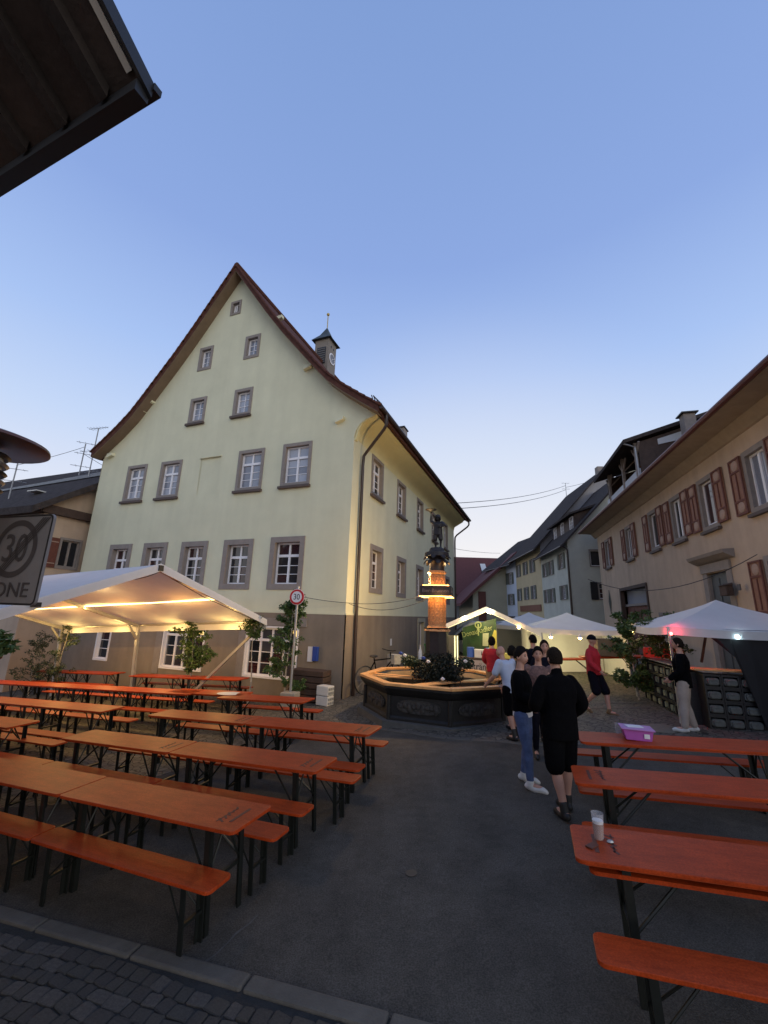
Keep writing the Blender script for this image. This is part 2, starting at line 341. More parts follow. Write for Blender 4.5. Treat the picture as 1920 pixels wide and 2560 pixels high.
# foreground: kerb and cobbled pavement
ka = R(-19.0); kd = Vector((math.cos(ka), math.sin(ka))); kn = Vector((math.sin(ka), -math.cos(ka)))   # kn towards the camera
K0 = Vector((-3.38, 4.44))
mb = MB(); q = [K0 - kd * 3 + kn * .05, K0 + kd * 6.5 + kn * .05, K0 + kd * 6.5 + kn * 5, K0 - kd * 3 + kn * 5]
mb.add([(p.x, p.y, gz(p.x) + .006) for p in q], [(0, 1, 2, 3)]); pav = struct(mb, 'cobbled_pavement', JOINT)
cob = []
for v in range(9):
    m = MB(); pts = []; J = lambda q=.045: random.uniform(-q, q)
    for cx_, cy_ in ((.5, .5), (-.5, .5), (-.5, -.5), (.5, -.5)):
        X_, Y_ = cx_ + J(), cy_ + J(); c1_, c2_ = random.uniform(.06, .17), random.uniform(.06, .17); sx_, sy_ = math.copysign(1, cx_), math.copysign(1, cy_)
        q1, q2 = (X_, Y_ - sy_ * c1_), (X_ - sx_ * c2_, Y_); pts += [q1, q2] if sx_ * sy_ > 0 else [q2, q1]
    vs = [(x, y, -.3) for x, y in pts] + [(x, y, .22) for x, y in pts] + [(x * .88, y * .88, .36 + J(.06)) for x, y in pts]
    fs = [(i, (i + 1) % 8, 8 + (i + 1) % 8, 8 + i) for i in range(8)] + [(8 + i, 8 + (i + 1) % 8, 16 + (i + 1) % 8, 16 + i) for i in range(8)] + [tuple(range(16, 24))]
    m.add(vs, fs); cob.append(m.mesh('cobble', (COBBLE, COBBLE2, COBBLE3)[v % 3]))
rest = MB(); cnt = 0
row = 0; v = .20
while v < 1.9:
    u = -2.6 + random.uniform(0, .1); dv = random.uniform(.095, .13)
    while u < 5.2:
        du = random.uniform(.085, .165)
        p = K0 + kd * (u + du / 2) + kn * (v + dv / 2 + .03 * math.sin(u * 3))
        vis = p.y > 2.95 + abs(p.x) * .04
        if vis and cnt < 300:
            o = link('cobble', random.choice(cob), pav, (p.x, p.y, gz(p.x) + .006), (random.uniform(-.05, .05), random.uniform(-.05, .05), ka + random.uniform(-.14, .14)))
            o.scale = (du - .007, (dv - .006) * random.uniform(.93, 1.04), random.uniform(.026, .042)); cnt += 1
        else:
            rest.prism([(p.x - du * .42, p.y - dv * .42), (p.x + du * .42, p.y - dv * .42), (p.x + du * .42, p.y + dv * .42), (p.x - du * .42, p.y + dv * .42)], gz(p.x) - .01, gz(p.x) + .024)
        u += du
    v += dv
o = part(rest, 'cobbles', COBBLE, pav); o['kind'] = 'stuff'
kb = MB(); kb.box((K0.x, K0.y, gz(K0.x) - .06), (.1, .1, .02)); kerb = struct(kb, 'kerb', KERB)
u = -3.2
for L in [1.0, 1.0, .95, 1.0, 1.0, .98, 1.0, .9, 1.0]:
    s = MB(); s.box((0, 0, 0), (L - .015, .13, .10)); p = K0 + kd * (u + L / 2) + kn * .09
    o = part(s, 'kerb_stone', KERB, kerb, loc=(p.x, p.y, gz(p.x) - .02), bevel=.018); o.rotation_euler = grot(ka).to_euler(); u += L

# ------------------------------------------------------------------ walls and windows
def wall(poly, holes, name, m, parent, M, label=None):
    loops = [[Vector((x, z, 0)) for x, z in poly]] + [[Vector((x, z, 0)) for x, z in h] for h in holes]
    flat = [p for l in loops for p in l]; tris = tessellate_polygon(loops)
    g = MB(); vs = [(p.x, 0, p.y) for p in flat]; fs = []
    for a, b, c in tris:
        A, B, C = flat[a], flat[b], flat[c]
        ar = (B.x - A.x) * (C.y - A.y) - (B.y - A.y) * (C.x - A.x)
        if abs(ar) < 1e-9: continue
        fs.append((a, b, c) if ar > 0 else (a, c, b))
    g.add(vs, fs, M); return part(g, name, m, parent, label)
def rect(x0, x1, z0, z1): return [(x0, z0), (x1, z0), (x1, z1), (x0, z1)]
WC = {}
def window(parent, loc, rz, w, h, style='cross', sb=.2, stone=STONE, glass=None, sill=None, depth=.17, frame=WHITE, label=None, name='window', shutter=None):
    """w,h outer size of the stone surround; loc bottom centre on the wall face; outside is -y"""
    glass = glass or GLASS
    key = (round(w, 2), round(h, 2), style, sb, stone.name, frame.name, round(depth, 2))
    if key not in WC:
        iw, ih = w - 2 * sb, h - 2 * sb; z0 = sb; d = {}
        s = MB()
        for (cx, cz, ww, hh) in ((-w / 2 + sb / 2, h / 2, sb, h), (w / 2 - sb / 2, h / 2, sb, h), (0, sb / 2, iw, sb), (0, h - sb / 2, iw, sb)):
            s.box((cx, (-.03 + depth + .06) / 2, cz), (ww, .09 + depth, hh))
        d['window'] = s.mesh('window', stone)
        f = MB(); fw = .055
        for (cx, cz, ww, hh) in ((-iw / 2 + fw / 2, h / 2, fw, ih), (iw / 2 - fw / 2, h / 2, fw, ih), (0, z0 + fw / 2, iw - 2 * fw, fw), (0, h - sb - fw / 2, iw - 2 * fw, fw)):
            f.box((cx, depth, cz), (ww, .06, hh))
        gx0, gx1, g0, g1 = -iw / 2 + fw, iw / 2 - fw, z0 + fw, h - sb - fw; panes = []
        def mid(x, z0_, z1_, ww=.06, t=.055): f.box((x, depth - .008, (z0_ + z1_) / 2), (ww, t, z1_ - z0_))
        def tr(z, x0_, x1_, hh=.07, t=.06): f.box(((x0_ + x1_) / 2, depth - .012, z), (x1_ - x0_, t, hh))
        def grid(x0_, x1_, z0_, z1_, nx, nz, bw=.022):
            for i in range(1, nx): f.box((x0_ + (x1_ - x0_) * i / nx, depth, (z0_ + z1_) / 2), (bw, .03, z1_ - z0_))
            for j in range(1, nz): f.box(((x0_ + x1_) / 2, depth + .002, z0_ + (z1_ - z0_) * j / nz), (x1_ - x0_, .028, bw))
            for i in range(nx):
                for j in range(nz):
                    panes.append((x0_ + (x1_ - x0_) * (i + .5) / nx, z0_ + (z1_ - z0_) * (j + .5) / nz, (x1_ - x0_) / nx, (z1_ - z0_) / nz))
        if style == 'cross':
            zt = g0 + (g1 - g0) * .70; tr(zt, gx0, gx1, .09)
            mid(0, g0, zt - .04, .075); mid(0, zt + .04, g1, .06)
            for sx in (-1, 1):
                a, b_ = (gx0, -.037) if sx < 0 else (.037, gx1)
                grid(a, b_, zt + .045, g1, 1, 1); grid(a, b_, g0, zt - .045, 1, 3)
        elif style == 'attic': grid(gx0, gx1, g0, g1, 2, 3)
        elif style == 'tiny': mid(-iw * .12, g0, g1, .05); grid(gx0, -iw * .12 - .025, g0, g1, 1, 1); grid(-iw * .12 + .025, gx1, g0, g1, 1, 1)
        elif style == 'pair': mid(0, g0, g1, .09); grid(gx0, -.045, g0, g1, 1, 1); grid(.045, gx1, g0, g1, 1, 1)
        elif style == 'one': grid(gx0, gx1, g0, g1, 1, 1)
        elif style == 'quad':
            q = (gx1 - gx0) / 4
            zt = g0 + (g1 - g0) * .76; tr(zt, gx0, gx1, .08)
            for i in range(1, 4): mid(gx0 + q * i, g0, g1, .07)
            for i in range(4): grid(gx0 + q * i + .035, gx0 + q * (i + 1) - .035, g0, zt - .04, 1, 3); grid(gx0 + q * i + .035, gx0 + q * (i + 1) - .035, zt + .04, g1, 1, 1)
        elif style == 'slim': grid(gx0, gx1, g0, g1, 1, 3)
        elif style == 'six': mid(0, g0, g1, .05); grid(gx0, -.025, g0, g1, 1, 3); grid(.025, gx1, g0, g1, 1, 3)
        d['frame'] = f.mesh('frame', frame)
        s = MB(); s.box((0, -.03, -.045), (w + .08, .18, .09)); d['sill'] = s.mesh('sill', stone)
        d['panes'] = [(p, {}) for p in panes]; WC[key] = d
    d = WC[key]
    wo = link(name, d['window'], parent, loc, (0, 0, rz), label)
    link('frame', d['frame'], wo)
    if sill:
        so_ = link('sill', d['sill'].copy(), wo); so_.data.materials[0] = sill
    for (px, pz, pw, ph), cache in d['panes']:
        if glass.name not in cache:
            p = MB(); p.box((0, 0, 0), (pw + .01, .012, ph + .01)); cache[glass.name] = p.mesh('pane', glass)
        link('pane', cache[glass.name], wo, (px, depth + .012, pz))
    return wo
def hole(xc, z0, w, h, e=.05): return rect(xc - w / 2 + e, xc + w / 2 - e, z0 + e, z0 + h - e)

# ================================================================== YELLOW-GREEN GABLED HOUSE (middle)
HY = R(-21.4)
H = thing('gabled_house', 'tall pale green gabled house with brown base, stone window surrounds and clock turret', 'house', (-1.10, 13.13, -.07), HY)
WD, LN = 12.65, 16.7
def roofz(d): # outer tile height at distance d from the ridge line
    P = [(0, 17.06), (1.9, 14.42), (2.82, 13.22), (4.33, 11.42), (4.9, 10.78), (5.6, 10.18), (6.3, 9.66), (6.95, 9.2)]
    for (a, za), (b_, zb) in zip(P[:-1], P[1:]):
        if d <= b_: return za + (zb - za) * (d - a) / (b_ - a)
    return P[-1][1]
XR = -5.9; RT = .24
# gable outline (x,z), in the plane y=0
outl = [(-WD, 2.46), (0, 2.46), (0, 8.38), (.06, 8.62), (.2, 8.84), (.42, 8.99), (.70, 9.06)]
for d in (6.3, 5.6, 4.9, 4.33, 2.82, 1.9, 0): outl.append((XR + d, roofz(d) - RT))
for d in (1.9, 2.82, 4.33, 4.9, 5.6, 6.3, 6.7): outl.append((XR - d, roofz(d) - RT))
gw = [  # centre x, bottom z, w, h, style, glass, sill
 (-6.03, 14.92, .56, .70, 'tiny', GLASS, None), (-7.35, 12.48, .75, 1.14, 'attic', LACE, None), (-4.88, 12.53, .76, 1.08, 'attic', LACE, None),
 (-7.37, 9.98, .88, 1.18, 'attic', LACE, SILLD), (-5.02, 9.96, .90, 1.20, 'attic', LACE, SILLD),
 (-10.30, 6.82, 1.16, 1.62, 'cross', LACE, SILLD), (-8.33, 6.82, 1.16, 1.60, 'cross', LACE, SILLD), (-4.28, 6.80, 1.20, 1.63, 'cross', LACE, SILLD), (-2.25, 6.81, 1.22, 1.64, 'cross', LACE, SILLD),
 (-10.42, 3.18, 1.28, 1.80, 'cross', GLASS, None), (-8.48, 3.18, 1.28, 1.80, 'cross', GLASS, None), (-6.47, 3.18, 1.30, 1.78, 'cross', GLASS, None), (-4.41, 3.18, 1.32, 1.78, 'cross', GLASS, None), (-2.33, 3.18, 1.38, 1.80, 'cross', GLASS, None)]
NICHE = (-6.27, 6.85, .98, 1.48)
ID = Matrix.Identity(4)
wall(outl, [hole(a, z, w, h) for a, z, w, h, *_ in gw] + [rect(NICHE[0] - .49, NICHE[0] + .49, NICHE[1], NICHE[1] + NICHE[3])], 'gable_wall', STUCCO, H, ID)
nb = MB(); nb.box((NICHE[0], .06, NICHE[1] + NICHE[3] / 2), (1.12, .07, NICHE[3] + .14)); nb.box((NICHE[0], -.02, NICHE[1] + NICHE[3] + .02), (1.06, .09, .05)); part(nb, 'blind_niche', STUCCO, H)
for a, z, w, h, st, gl, sl_ in gw:
    sb = .19 if z < 4 else .125
    if z > 14: sb = .10
    window(H, (a, 0, z), 0, w, h, st, sb, STONE, gl, sl_, .20 if z < 4 else .13)
base_l = -.9
gb = [(-10.42, .44, .78, 1.20, 'slim', GLASS), (-6.35, .38, 1.95, 1.62, 'quad', GLASS), (-2.62, .38, 2.05, 1.62, 'quad', GLASS)]
wall([(-WD, base_l), (0, -.2), (0, 2.46), (-WD, 2.46)], [hole(a, z, w, h, .02) for a, z, w, h, *_ in gb], 'base_wall', SOCKEL, H, Matrix.Translation((0, -.03, 0)))
for a, z, w, h, st, gl in gb: window(H, (a, -.03, z), 0, w, h, st, .06, WHITE, gl, None, .10)
st_ = MB(); st_.box((-WD / 2, -.012, 2.45), (WD + .06, .05, .05)); part(st_, 'string_course', STUCCO, H)
# grey painted borders beside the big ground-floor windows
for xc in (-6.35, -2.62):
    g = MB(); g.box((xc - 1.15, -.045, 1.15), (.30, .03, 1.9)); g.box((xc, -.045, 2.14), (2.6, .03, .24)); part(g, 'painted_border', STONE, H)
# side wall, towards +x
MS = Matrix.Rotation(R(90), 4, 'Z')      # local x -> +y, outside -> +x
sw = [(2.2, 6.80, 1.22, 1.58, 'cross', GLASS), (5.12, 6.72, 1.22, 1.60, 'cross', GLASS), (8.13, 6.70, 1.16, 1.62, 'cross', GLASS), (11.1, 6.66, 1.18, 1.66, 'cross', GLASS), (14.08, 6.66, 1.14, 1.70, 'cross', GLASS),
      (2.38, 3.21, 1.27, 1.75, 'cross', GLASS), (5.27, 3.20, 1.27, 1.72, 'cross', GLASS), (8.15, 3.18, 1.30, 1.72, 'cross', GLASS), (11.4, 3.2, 1.3, 1.75, 'cross', GLASS), (14.4, 3.2, 1.3, 1.75, 'cross', GLASS)]
wall(rect(0, LN, 2.46, 8.40), [hole(a, z, w, h) for a, z, w, h, *_ in sw], 'side_wall', STUCCO, H, MS)
for a, z, w, h, st, gl in sw: window(H, (0, a, z), R(90), w, h, st, .125 if z > 5 else .18, STONE, gl, SILLD if z > 5 else None, .15 if z > 5 else .2)
dr = (8.4, .45, 1.3, 1.9)
wall([(0, -.2), (LN, .4), (LN, 2.46), (0, 2.46)], [hole(*dr)], 'base_wall', SOCKEL, H, Matrix.Translation((.03, 0, 0)) @ MS)
window(H, (.03, 8.4, .45), R(90), 1.3, 1.9, 'pair', .18, CREAM, GLASS)
g = MB(); g.box((.012, LN / 2, 2.45), (.05, LN, .05)); part(g, 'string_course', STUCCO, H)
g = MB(); g.add([(-WD, 0, -1), (-WD, LN, -1), (-WD, LN, 9.0), (-WD, 0, 9.0)], [(0, 3, 2, 1)]); g.add([(-WD, LN, -1), (0, LN, -1), (0, LN, 8.6), (.7, LN, 9.0), (XR, LN, 16.8), (XR - 6.7, LN, 9.2)], [(5, 4, 3, 2, 1, 0)]); part(g, 'rear_wall', STUCCO, H)
# coved eaves
cv = [(0, 8.38), (.06, 8.62), (.2, 8.84), (.42, 8.99), (.70, 9.06), (.80, 9.10), (.72, 9.3), (0, 9.3)]
g = MB(); vs = []; m_ = len(cv)
g.prof(cv, .002, LN); part(g, 'cove_cornice', COVE, H, smooth=True)
g = MB(); cr_ = [(0, 8.3), (.10, 8.66), (.24, 8.90), (.45, 9.03), (.70, 9.09)]
for (a, b_) in zip(cr_[:-1], cr_[1:]): g.bar((a[0] + .02, .10, a[1] - .02), (b_[0] + .02, .10, b_[1] - .02), .16, .05)
part(g, 'cove_rib', COVE, H)
# small stucco corbels under the rake
g0 = MB(); g0.prof([(-.16, .0), (.16, .1), (.16, .22), (-.14, .2)], -.16, 0); gm = g0.mesh('corbel', STUCCO)
for (x, z) in ((-8.6, 13.25), (-10.15, 11.25), (-10.55, 10.85), (-12.1, 8.95), (-3.6, 13.9), (-2.05, 11.35), (-.55, 8.95)): link('corbel', gm, H, (x, 0, z))
# roof slabs with profile, verge overhang
for sgn, nm in ((-1, 'roof_slope'), (1, 'roof_slope')):
    ds = [0, 1.9, 2.82, 4.33, 4.9, 5.6, 6.3, 6.95]
    up = [(XR + sgn * d, roofz(d)) for d in ds]; lo = [(XR + sgn * d, roofz(d) - RT) for d in reversed(ds)]
    lo = [(x, z) for x, z in lo]
    g = MB(); g.prof(up + lo, -.45, LN + .3); part(g, nm, TILE, H)
g = MB()
for sgn in (-1, 1):      # boarded soffit strip under the verge, 3 mm below the slab
    ds = [0, 1.9, 2.82, 4.33, 4.9, 5.6, 6.3, 6.93]
    for a, b_ in zip(ds[:-1], ds[1:]):
        vs = [(XR + sgn * a, -.44, roofz(a) - RT - .004), (XR + sgn * b_, -.44, roofz(b_) - RT - .004), (XR + sgn * b_, -.001, roofz(b_) - RT - .004), (XR + sgn * a, -.001, roofz(a) - RT - .004)]
        vs2 = [(x, y, z - .03) for x, y, z in vs]
        g.add(vs + vs2, [(0, 1, 2, 3), (7, 6, 5, 4), (0, 4, 5, 1), (2, 6, 7, 3)])
part(g, 'verge_board', SOFFIT, H)
# verge tiles, each a tile
tm = MB(); tm.prof([(-.2, -.02), (.2, -.02), (.2, .035), (.16, .05), (-.2, .02)], -.13, .13); tmesh = tm.mesh('tile', TILE)
for sgn in (-1, 1):
    d = .15
    while d < 6.9:
        z0_, z1_ = roofz(d - .1), roofz(d + .1); sl2 = math.atan2(z0_ - z1_, .2)
        link('tile', tmesh, H, (XR + sgn * d, -.38, roofz(d) + .015), (0, sl2 if sgn > 0 else math.pi - sl2 if False else -sl2, 0)) if sgn > 0 else link('tile', tmesh, H, (XR + sgn * d, -.38, roofz(d) + .015), (0, -sl2, 0))
        d += .33 * math.cos(sl2)
# eave tiles along the gutter side
te = MB(); te.lathe([(.09, 0), (.09, .38)], 8, sx=1, sy=.55); 
em = MB(); em.prof([(-.10, 0), (-.05, .045), (.05, .045), (.10, 0), (.10, -.02), (-.10, -.02)], 0, .36); emesh = em.mesh('tile', TILE)
y = -.3
while y < LN + .2:
    link('tile', emesh, H, (XR + 6.95 + .05, y, roofz(6.93) + .01), (0, R(-0), 0)).rotation_euler = Euler((R(34), 0, R(90)))
    y += .235
g = MB(); g.tube([(XR, -.47, 17.08), (XR, LN + .3, 17.08)], .13, 8); part(g, 'ridge_tiles', TILE, H)
# gutter and downpipes
g = MB(); g.tube([(XR + 7.03, -.42, 9.13), (XR + 7.03, LN + .3, 9.13)], .075, 8); part(g, 'gutter', PIPE, H, smooth=True)
for ye in (.55, LN - .25):
    g = MB(); g.tube([(1.12, ye - .45 if ye < 5 else ye, 9.1), (1.12, ye - .42 if ye < 5 else ye, 8.72), (1.02, ye - .38 if ye < 5 else ye, 8.58), (.26, ye, 8.02), (.14, ye, 7.86), (.12, ye, 7.5), (.12, ye, .9), (.12, ye, 0)], .055, 10); part(g, 'downpipe', PIPE, H, smooth=True)
g = MB()
for k_ in range(4): g.bar((.82 + .03 * k_, -.3 + .16 * k_, 9.35), (.72 + .03 * k_, -.3 + .16 * k_, 9.68), .03, .03)
g.bar((.80, -.34, 9.62), (.88, .24, 9.60), .03, .03); part(g, 'snow_guard', PIPE, H)
# clock turret
T = MB(); T.box((-5.93, 7.48, 17.3), (.94, .94, 2.7)); tur = part(T, 'clock_turret', SLATEW, H)
g = MB(); e_ = .66; ez = 18.62
g.add([(-5.93 - e_, 7.48 - e_, ez), (-5.93 + e_, 7.48 - e_, ez), (-5.93 + e_, 7.48 + e_, ez), (-5.93 - e_, 7.48 + e_, ez),
       (-5.93 - .3, 7.48 - .3, ez + .5), (-5.93 + .3, 7.48 - .3, ez + .5), (-5.93 + .3, 7.48 + .3, ez + .5), (-5.93 - .3, 7.48 + .3, ez + .5), (-5.93, 7.48, ez + 1.2)],
      [(3, 2, 1, 0), (0, 1, 5, 4), (1, 2, 6, 5), (2, 3, 7, 6), (3, 0, 4, 7), (4, 5, 8), (5, 6, 8), (6, 7, 8), (7, 4, 8)])
part(g, 'turret_roof', VERDI, tur)
g = MB(); g.tube([(-5.93, 7.48, ez + 1.1), (-5.93, 7.48, ez + 2.1)], .03, 8); g.sphere((-5.93, 7.48, ez + 2.15), .10, 10, 8); part(g, 'finial', GOLD, tur, smooth=True)
g = MB()
for k_ in range(7): g.box((-5.93, 7.0, 17.05 + k_ * .15), (.52, .05, .07))
part(g, 'louvre', LOUVRE, tur)
g = MB(); g.box((-5.93, 7.005, 17.5), (.6, .02, 1.15)); part(g, 'louvre_recess', INK, tur)
cf = MB(); cf.lathe([(.34, 0), (.34, .03)], 28); cl = part(cf, 'clock_face', SIGNG, tur, loc=(-5.46, 7.48, 17.45), rot=(0, R(90), 0))
g = MB()
for k_ in range(28):
    a = 2 * math.pi * k_ / 28; b_ = 2 * math.pi * (k_ + 1) / 28
    g.add([(.36 * math.cos(a), .36 * math.sin(a), .032), (.36 * math.cos(b_), .36 * math.sin(b_), .032), (.29 * math.cos(b_), .29 * math.sin(b_), .045), (.29 * math.cos(a), .29 * math.sin(a), .045)], [(0, 1, 2, 3)])
for k_ in range(12):
    a = 2 * math.pi * k_ / 12; g.bar((.24 * math.cos(a), .24 * math.sin(a), .042), (.28 * math.cos(a), .28 * math.sin(a), .042), .02, .006)
g.bar((0, 0, .05), (.17, -.1, .05), .03, .008); g.bar((0, 0, .055), (-.12, .22, .055), .022, .008); part(g, 'clock_ring_and_hands', WHITE, cl)
g = MB()
for yy in (7.33, 7.63): g.lathe([(.055, 0), (.055, .02)], 12, c=(0, 0, 0)) if False else g.sphere((-5.455, yy, 18.2), (.012, .06, .08), 10, 6)
part(g, 'sound_holes', INK, tur)
g = MB(); g.box((-3.3, 14.6, 14.6), (.55, .8, 2.2)); ch = part(g, 'chimney', STONE, H); g = MB(); g.box((-3.3, 14.6, 15.74), (.7, .95, .08)); part(g, 'cap', INK, ch)
# little things on the walls
g = MB(); g.box((0, 0, 0), (.18, .1, .42)); mbx = tag(part(g, 'post_box', BLUEP, None, loc=(-1.98, 13.37, 1.17), rot=(0, 0, HY), bevel=.01), 'small blue box fixed to the brown base of the green house', 'letter box')
g = MB(); g.box((-.19, .02, -.02), (.18, .05, .44)); part(g, 'notice', WHITEC, mbx)
g = MB(); g.box((0, 0, 0), (.02, .34, .16)); tag(part(g, 'street_plate', SIGNW, None, loc=(-.86, 13.82, 2.60), rot=(0, 0, HY)), 'pale street name plate beside the downpipe on the green house', 'sign')
g = MB(); g.box((0, 0, 0), (.02, .18, .26)); tag(part(g, 'paper_notice', SIGNW, None, loc=(.42, 16.93, 1.36), rot=(0, 0, HY)), 'small white notice on the brown base wall behind the fountain', 'notice')

# ================================================================== RIGHT TAN HOUSE
N7 = (6.954, -1.863); RY = R(-15)
RH = thing('long_house', 'long tan rendered house with dark red shutters on the right', 'house', (N7[0], N7[1], 0), RY)
def rz_(z, d): return z + .0155 * (d - 13)
MR = Matrix.Rotation(R(-90), 4, 'Z')   # local x -> -y, outside -> -x
wins = [(13.03, 0), (15.9, 1), (18.37, 0), (20.94, 1), (24.6, 0), (29.06, 0), (10.3, 0)]
holes = [hole(-d, rz_(5.45, d), 1.16, 1.85, .04) for d, _ in wins]
door = (16.1, .7, 1.25, 3.42); barn = (25.0, .8, 4.3, 3.35); sh = (13.2, 1.9, 1.1, 2.25)
holes += [rect(-door[0] - .62, -door[0] + .62, door[1], 4.08), rect(-barn[0] - 2.15, -barn[0] + 2.15, .8, 4.16), hole(-12.9, 2.3, 1.2, 1.95, .04), hole(-21.0, 1.75, 1.3, 1.1, .04)]
wall([(-31.5, .6), (-5, .3), (-5, 8.15), (-31.5, 8.55)], holes, 'wall', TAN, RH, MR)
g = MB(); g.add([(0, 31.5, .5), (9, 31.5, .5), (9, 31.5, 8.5), (4.5, 31.5, 12.5), (0, 31.5, 8.5)], [(0, 4, 3, 2, 1)]); g.add([(0, 5, .2), (9, 5, .2), (9, 5, 8.5), (4.5, 5, 12.5), (0, 5, 8.15)], [(0, 1, 2, 3, 4)]); g.add([(9, 5, .2), (9, 31.5, .2), (9, 31.5, 8.5), (9, 5, 8.5)], [(0, 1, 2, 3)]); part(g, 'end_wall', TAN, RH)
shm = {}
def shutter(parent, loc, rz, w, h, boss=True):
    key = (round(w, 2), round(h, 2), boss)
    if key not in shm:
        s = MB(); s.box((0, 0, h / 2), (w, .045, h)); p = MB(); q = MB(); bw = .055
        fr = MB()
        for cx, cz, ww, hh in ((-w / 2 + bw / 2, h / 2, bw, h), (w / 2 - bw / 2, h / 2, bw, h), (0, bw / 2, w - 2 * bw, bw), (0, h - bw / 2, w - 2 * bw, bw), (0, h * .24, w - 2 * bw, bw), (0, h * .76, w - 2 * bw, bw), (0, h * .5, .04, h * .46)): fr.box((cx, -.03, cz), (ww, .035, hh))
        s2 = MB(); s2.v = s.v; s2.f = s.f
        for cz in (h * .125, h * .875): q.lathe([(.10, 0), (.10, .02), (.06, .035)], 10)
        q = MB()
        q.sphere((0, -.03, 0), (w * .28, .03, w * .28), 10, 6)
        shm[key] = (s.mesh('shutter', SHUTP), fr.mesh('shutter_frame', SHUT), q.mesh('round_boss', SALMON))
    a, b_, c_ = shm[key]; o = link('shutter', a, parent, loc, (0, 0, rz)); link('shutter_frame', b_, o)
    if boss:
        for cz in (h * .13, h * .87): link('round_boss', c_, o, (0, 0, cz))
for d, tiltd in wins:
    z = rz_(5.45, d)
    w_ = window(RH, (0, d, z), R(-90), 1.16, 1.85, 'pair' if not tiltd else 'one', .16, STONE, LACE if d < 14 else GLASS, SILLD, .12)
    if tiltd:       # tilted-open sash
        g = MB(); iw, ih = .74, 1.45
        for cx, cz, ww, hh in ((-iw / 2, ih / 2, .05, ih), (iw / 2, ih / 2, .05, ih), (0, .02, iw, .05), (0, ih, iw, .05)): g.box((cx, 0, cz), (ww, .04, hh))
        part(g, 'open_sash', WHITE, w_, loc=(0, .10, .2), rot=(R(-14), 0, 0))
    for sx in (-1, 1): shutter(RH, (-.045, d + sx * .90, z + .08), R(-90), .60, 1.72)
window(RH, (0, 12.9, 2.3), R(-90), 1.2, 1.95, 'pair', .16, STONE, GLASS, SILLD, .12)
shutter(RH, (-.045, 13.85, 2.32), R(-90), .6, 1.85)
window(RH, (0, 21.0, 1.75), R(-90), 1.3, 1.1, 'pair', .14, STONE, GLASS, None, .12)
# house door with cornice
g = MB(); g.box((.06, 16.1 + .78, 2.4), (.2, .3, 3.4)); g.box((.06, 16.1 - .78, 2.4), (.2, .3, 3.4)); g.box((.04, 16.1, 4.25), (.24, 1.9, .30)); dfr = part(g, 'door_surround', STONE, RH, bevel=.01)
g = MB(); g.prof([(0, 0), (-.12, .05), (-.30, .16), (-.34, .26), (0, .28)], -1.25, 1.25); part(g, 'cornice', STONE, dfr, loc=(0, 16.1, 4.42))
g = MB(); g.box((.12, 16.1, 2.35), (.06, 1.24, 3.4)); dl = part(g, 'door', mat('grey_door', (.07, .08, .085), .5, .1, 5), RH)
g = MB()
for zz in (1.4, 2.5, 3.5):
    for yy in (-.3, .3): g.box((.08, 16.1 + yy, zz), (.03, .42, .8))
part(g, 'door_panel', mat('grey_door2', (.06, .068, .072), .5, .1, 5), dl)
# barn door in dark red recess
g = MB(); g.box((.05, 25 + 2.2, 2.5), (.22, .16, 3.5)); g.box((.05, 25 - 2.2, 2.5), (.22, .16, 3.5)); g.box((.05, 25, 4.2), (.22, 4.5, .16)); bf = part(g, 'gate_frame', WOODD, RH)
g = MB()
for k_ in range(14): g.box((.26 + .004 * (k_ % 2), 25 - 2.0 + k_ * .307, 2.05), (.05, .29, 2.6))
part(g, 'gate_board', SHUT, bf); g = MB(); g.box((.30, 25, 3.75), (.04, 4.2, .75)); part(g, 'gate_window', LACE, bf); g = MB(); g.box((.2, 25, 3.3), (.1, 4.3, .12)); part(g, 'transom', STONE, bf)
# eaves: boarded soffit, gutter, roof
g = MB(); g.add([(-.95, 4, 8.08), (-.95, 32.1, 8.50), (-.02, 32.1, 8.42), (-.02, 4, 8.02), (-.95, 4, 8.20), (-.95, 32.1, 8.62), (.3, 32.1, 8.9), (.3, 4, 8.5)], [(0, 3, 2, 1), (4, 5, 6, 7), (0, 1, 5, 4), (2, 6, 5, 1), (3, 0, 4, 7)]); part(g, 'soffit', SOFF2, RH)
g = MB(); g.add([(0, 4, 7.72), (0, 32, 8.1), (-.28, 32, 8.42), (-.28, 4, 8.03), (-.06, 4, 7.75), (-.06, 32, 8.13)], [(0, 1, 5, 4), (4, 5, 2, 3)]); part(g, 'eaves_moulding', SOFF2, RH)
g = MB(); g.tube([(-1.02, 4, 8.14), (-1.02, 32.1, 8.57)], .09, 8); part(g, 'gutter', mat('red_gutter', (.12, .035, .025), .5, .1, 5), RH, smooth=True)
g = MB(); g.add([(-1.05, 4, 8.2), (-1.05, 32.1, 8.63), (4.5, 32.1, 12.9), (4.5, 4, 12.5), (-1.05, 4, 8.08), (-1.05, 32.1, 8.51), (4.5, 32.1, 12.7), (4.5, 4, 12.3), (10, 32.1, 8.63), (10, 4, 8.2)], [(0, 3, 2, 1), (4, 5, 6, 7), (0, 1, 5, 4), (1, 2, 6, 5), (0, 4, 7, 3), (3, 9, 8, 2)]); part(g, 'roof', TILE, RH)
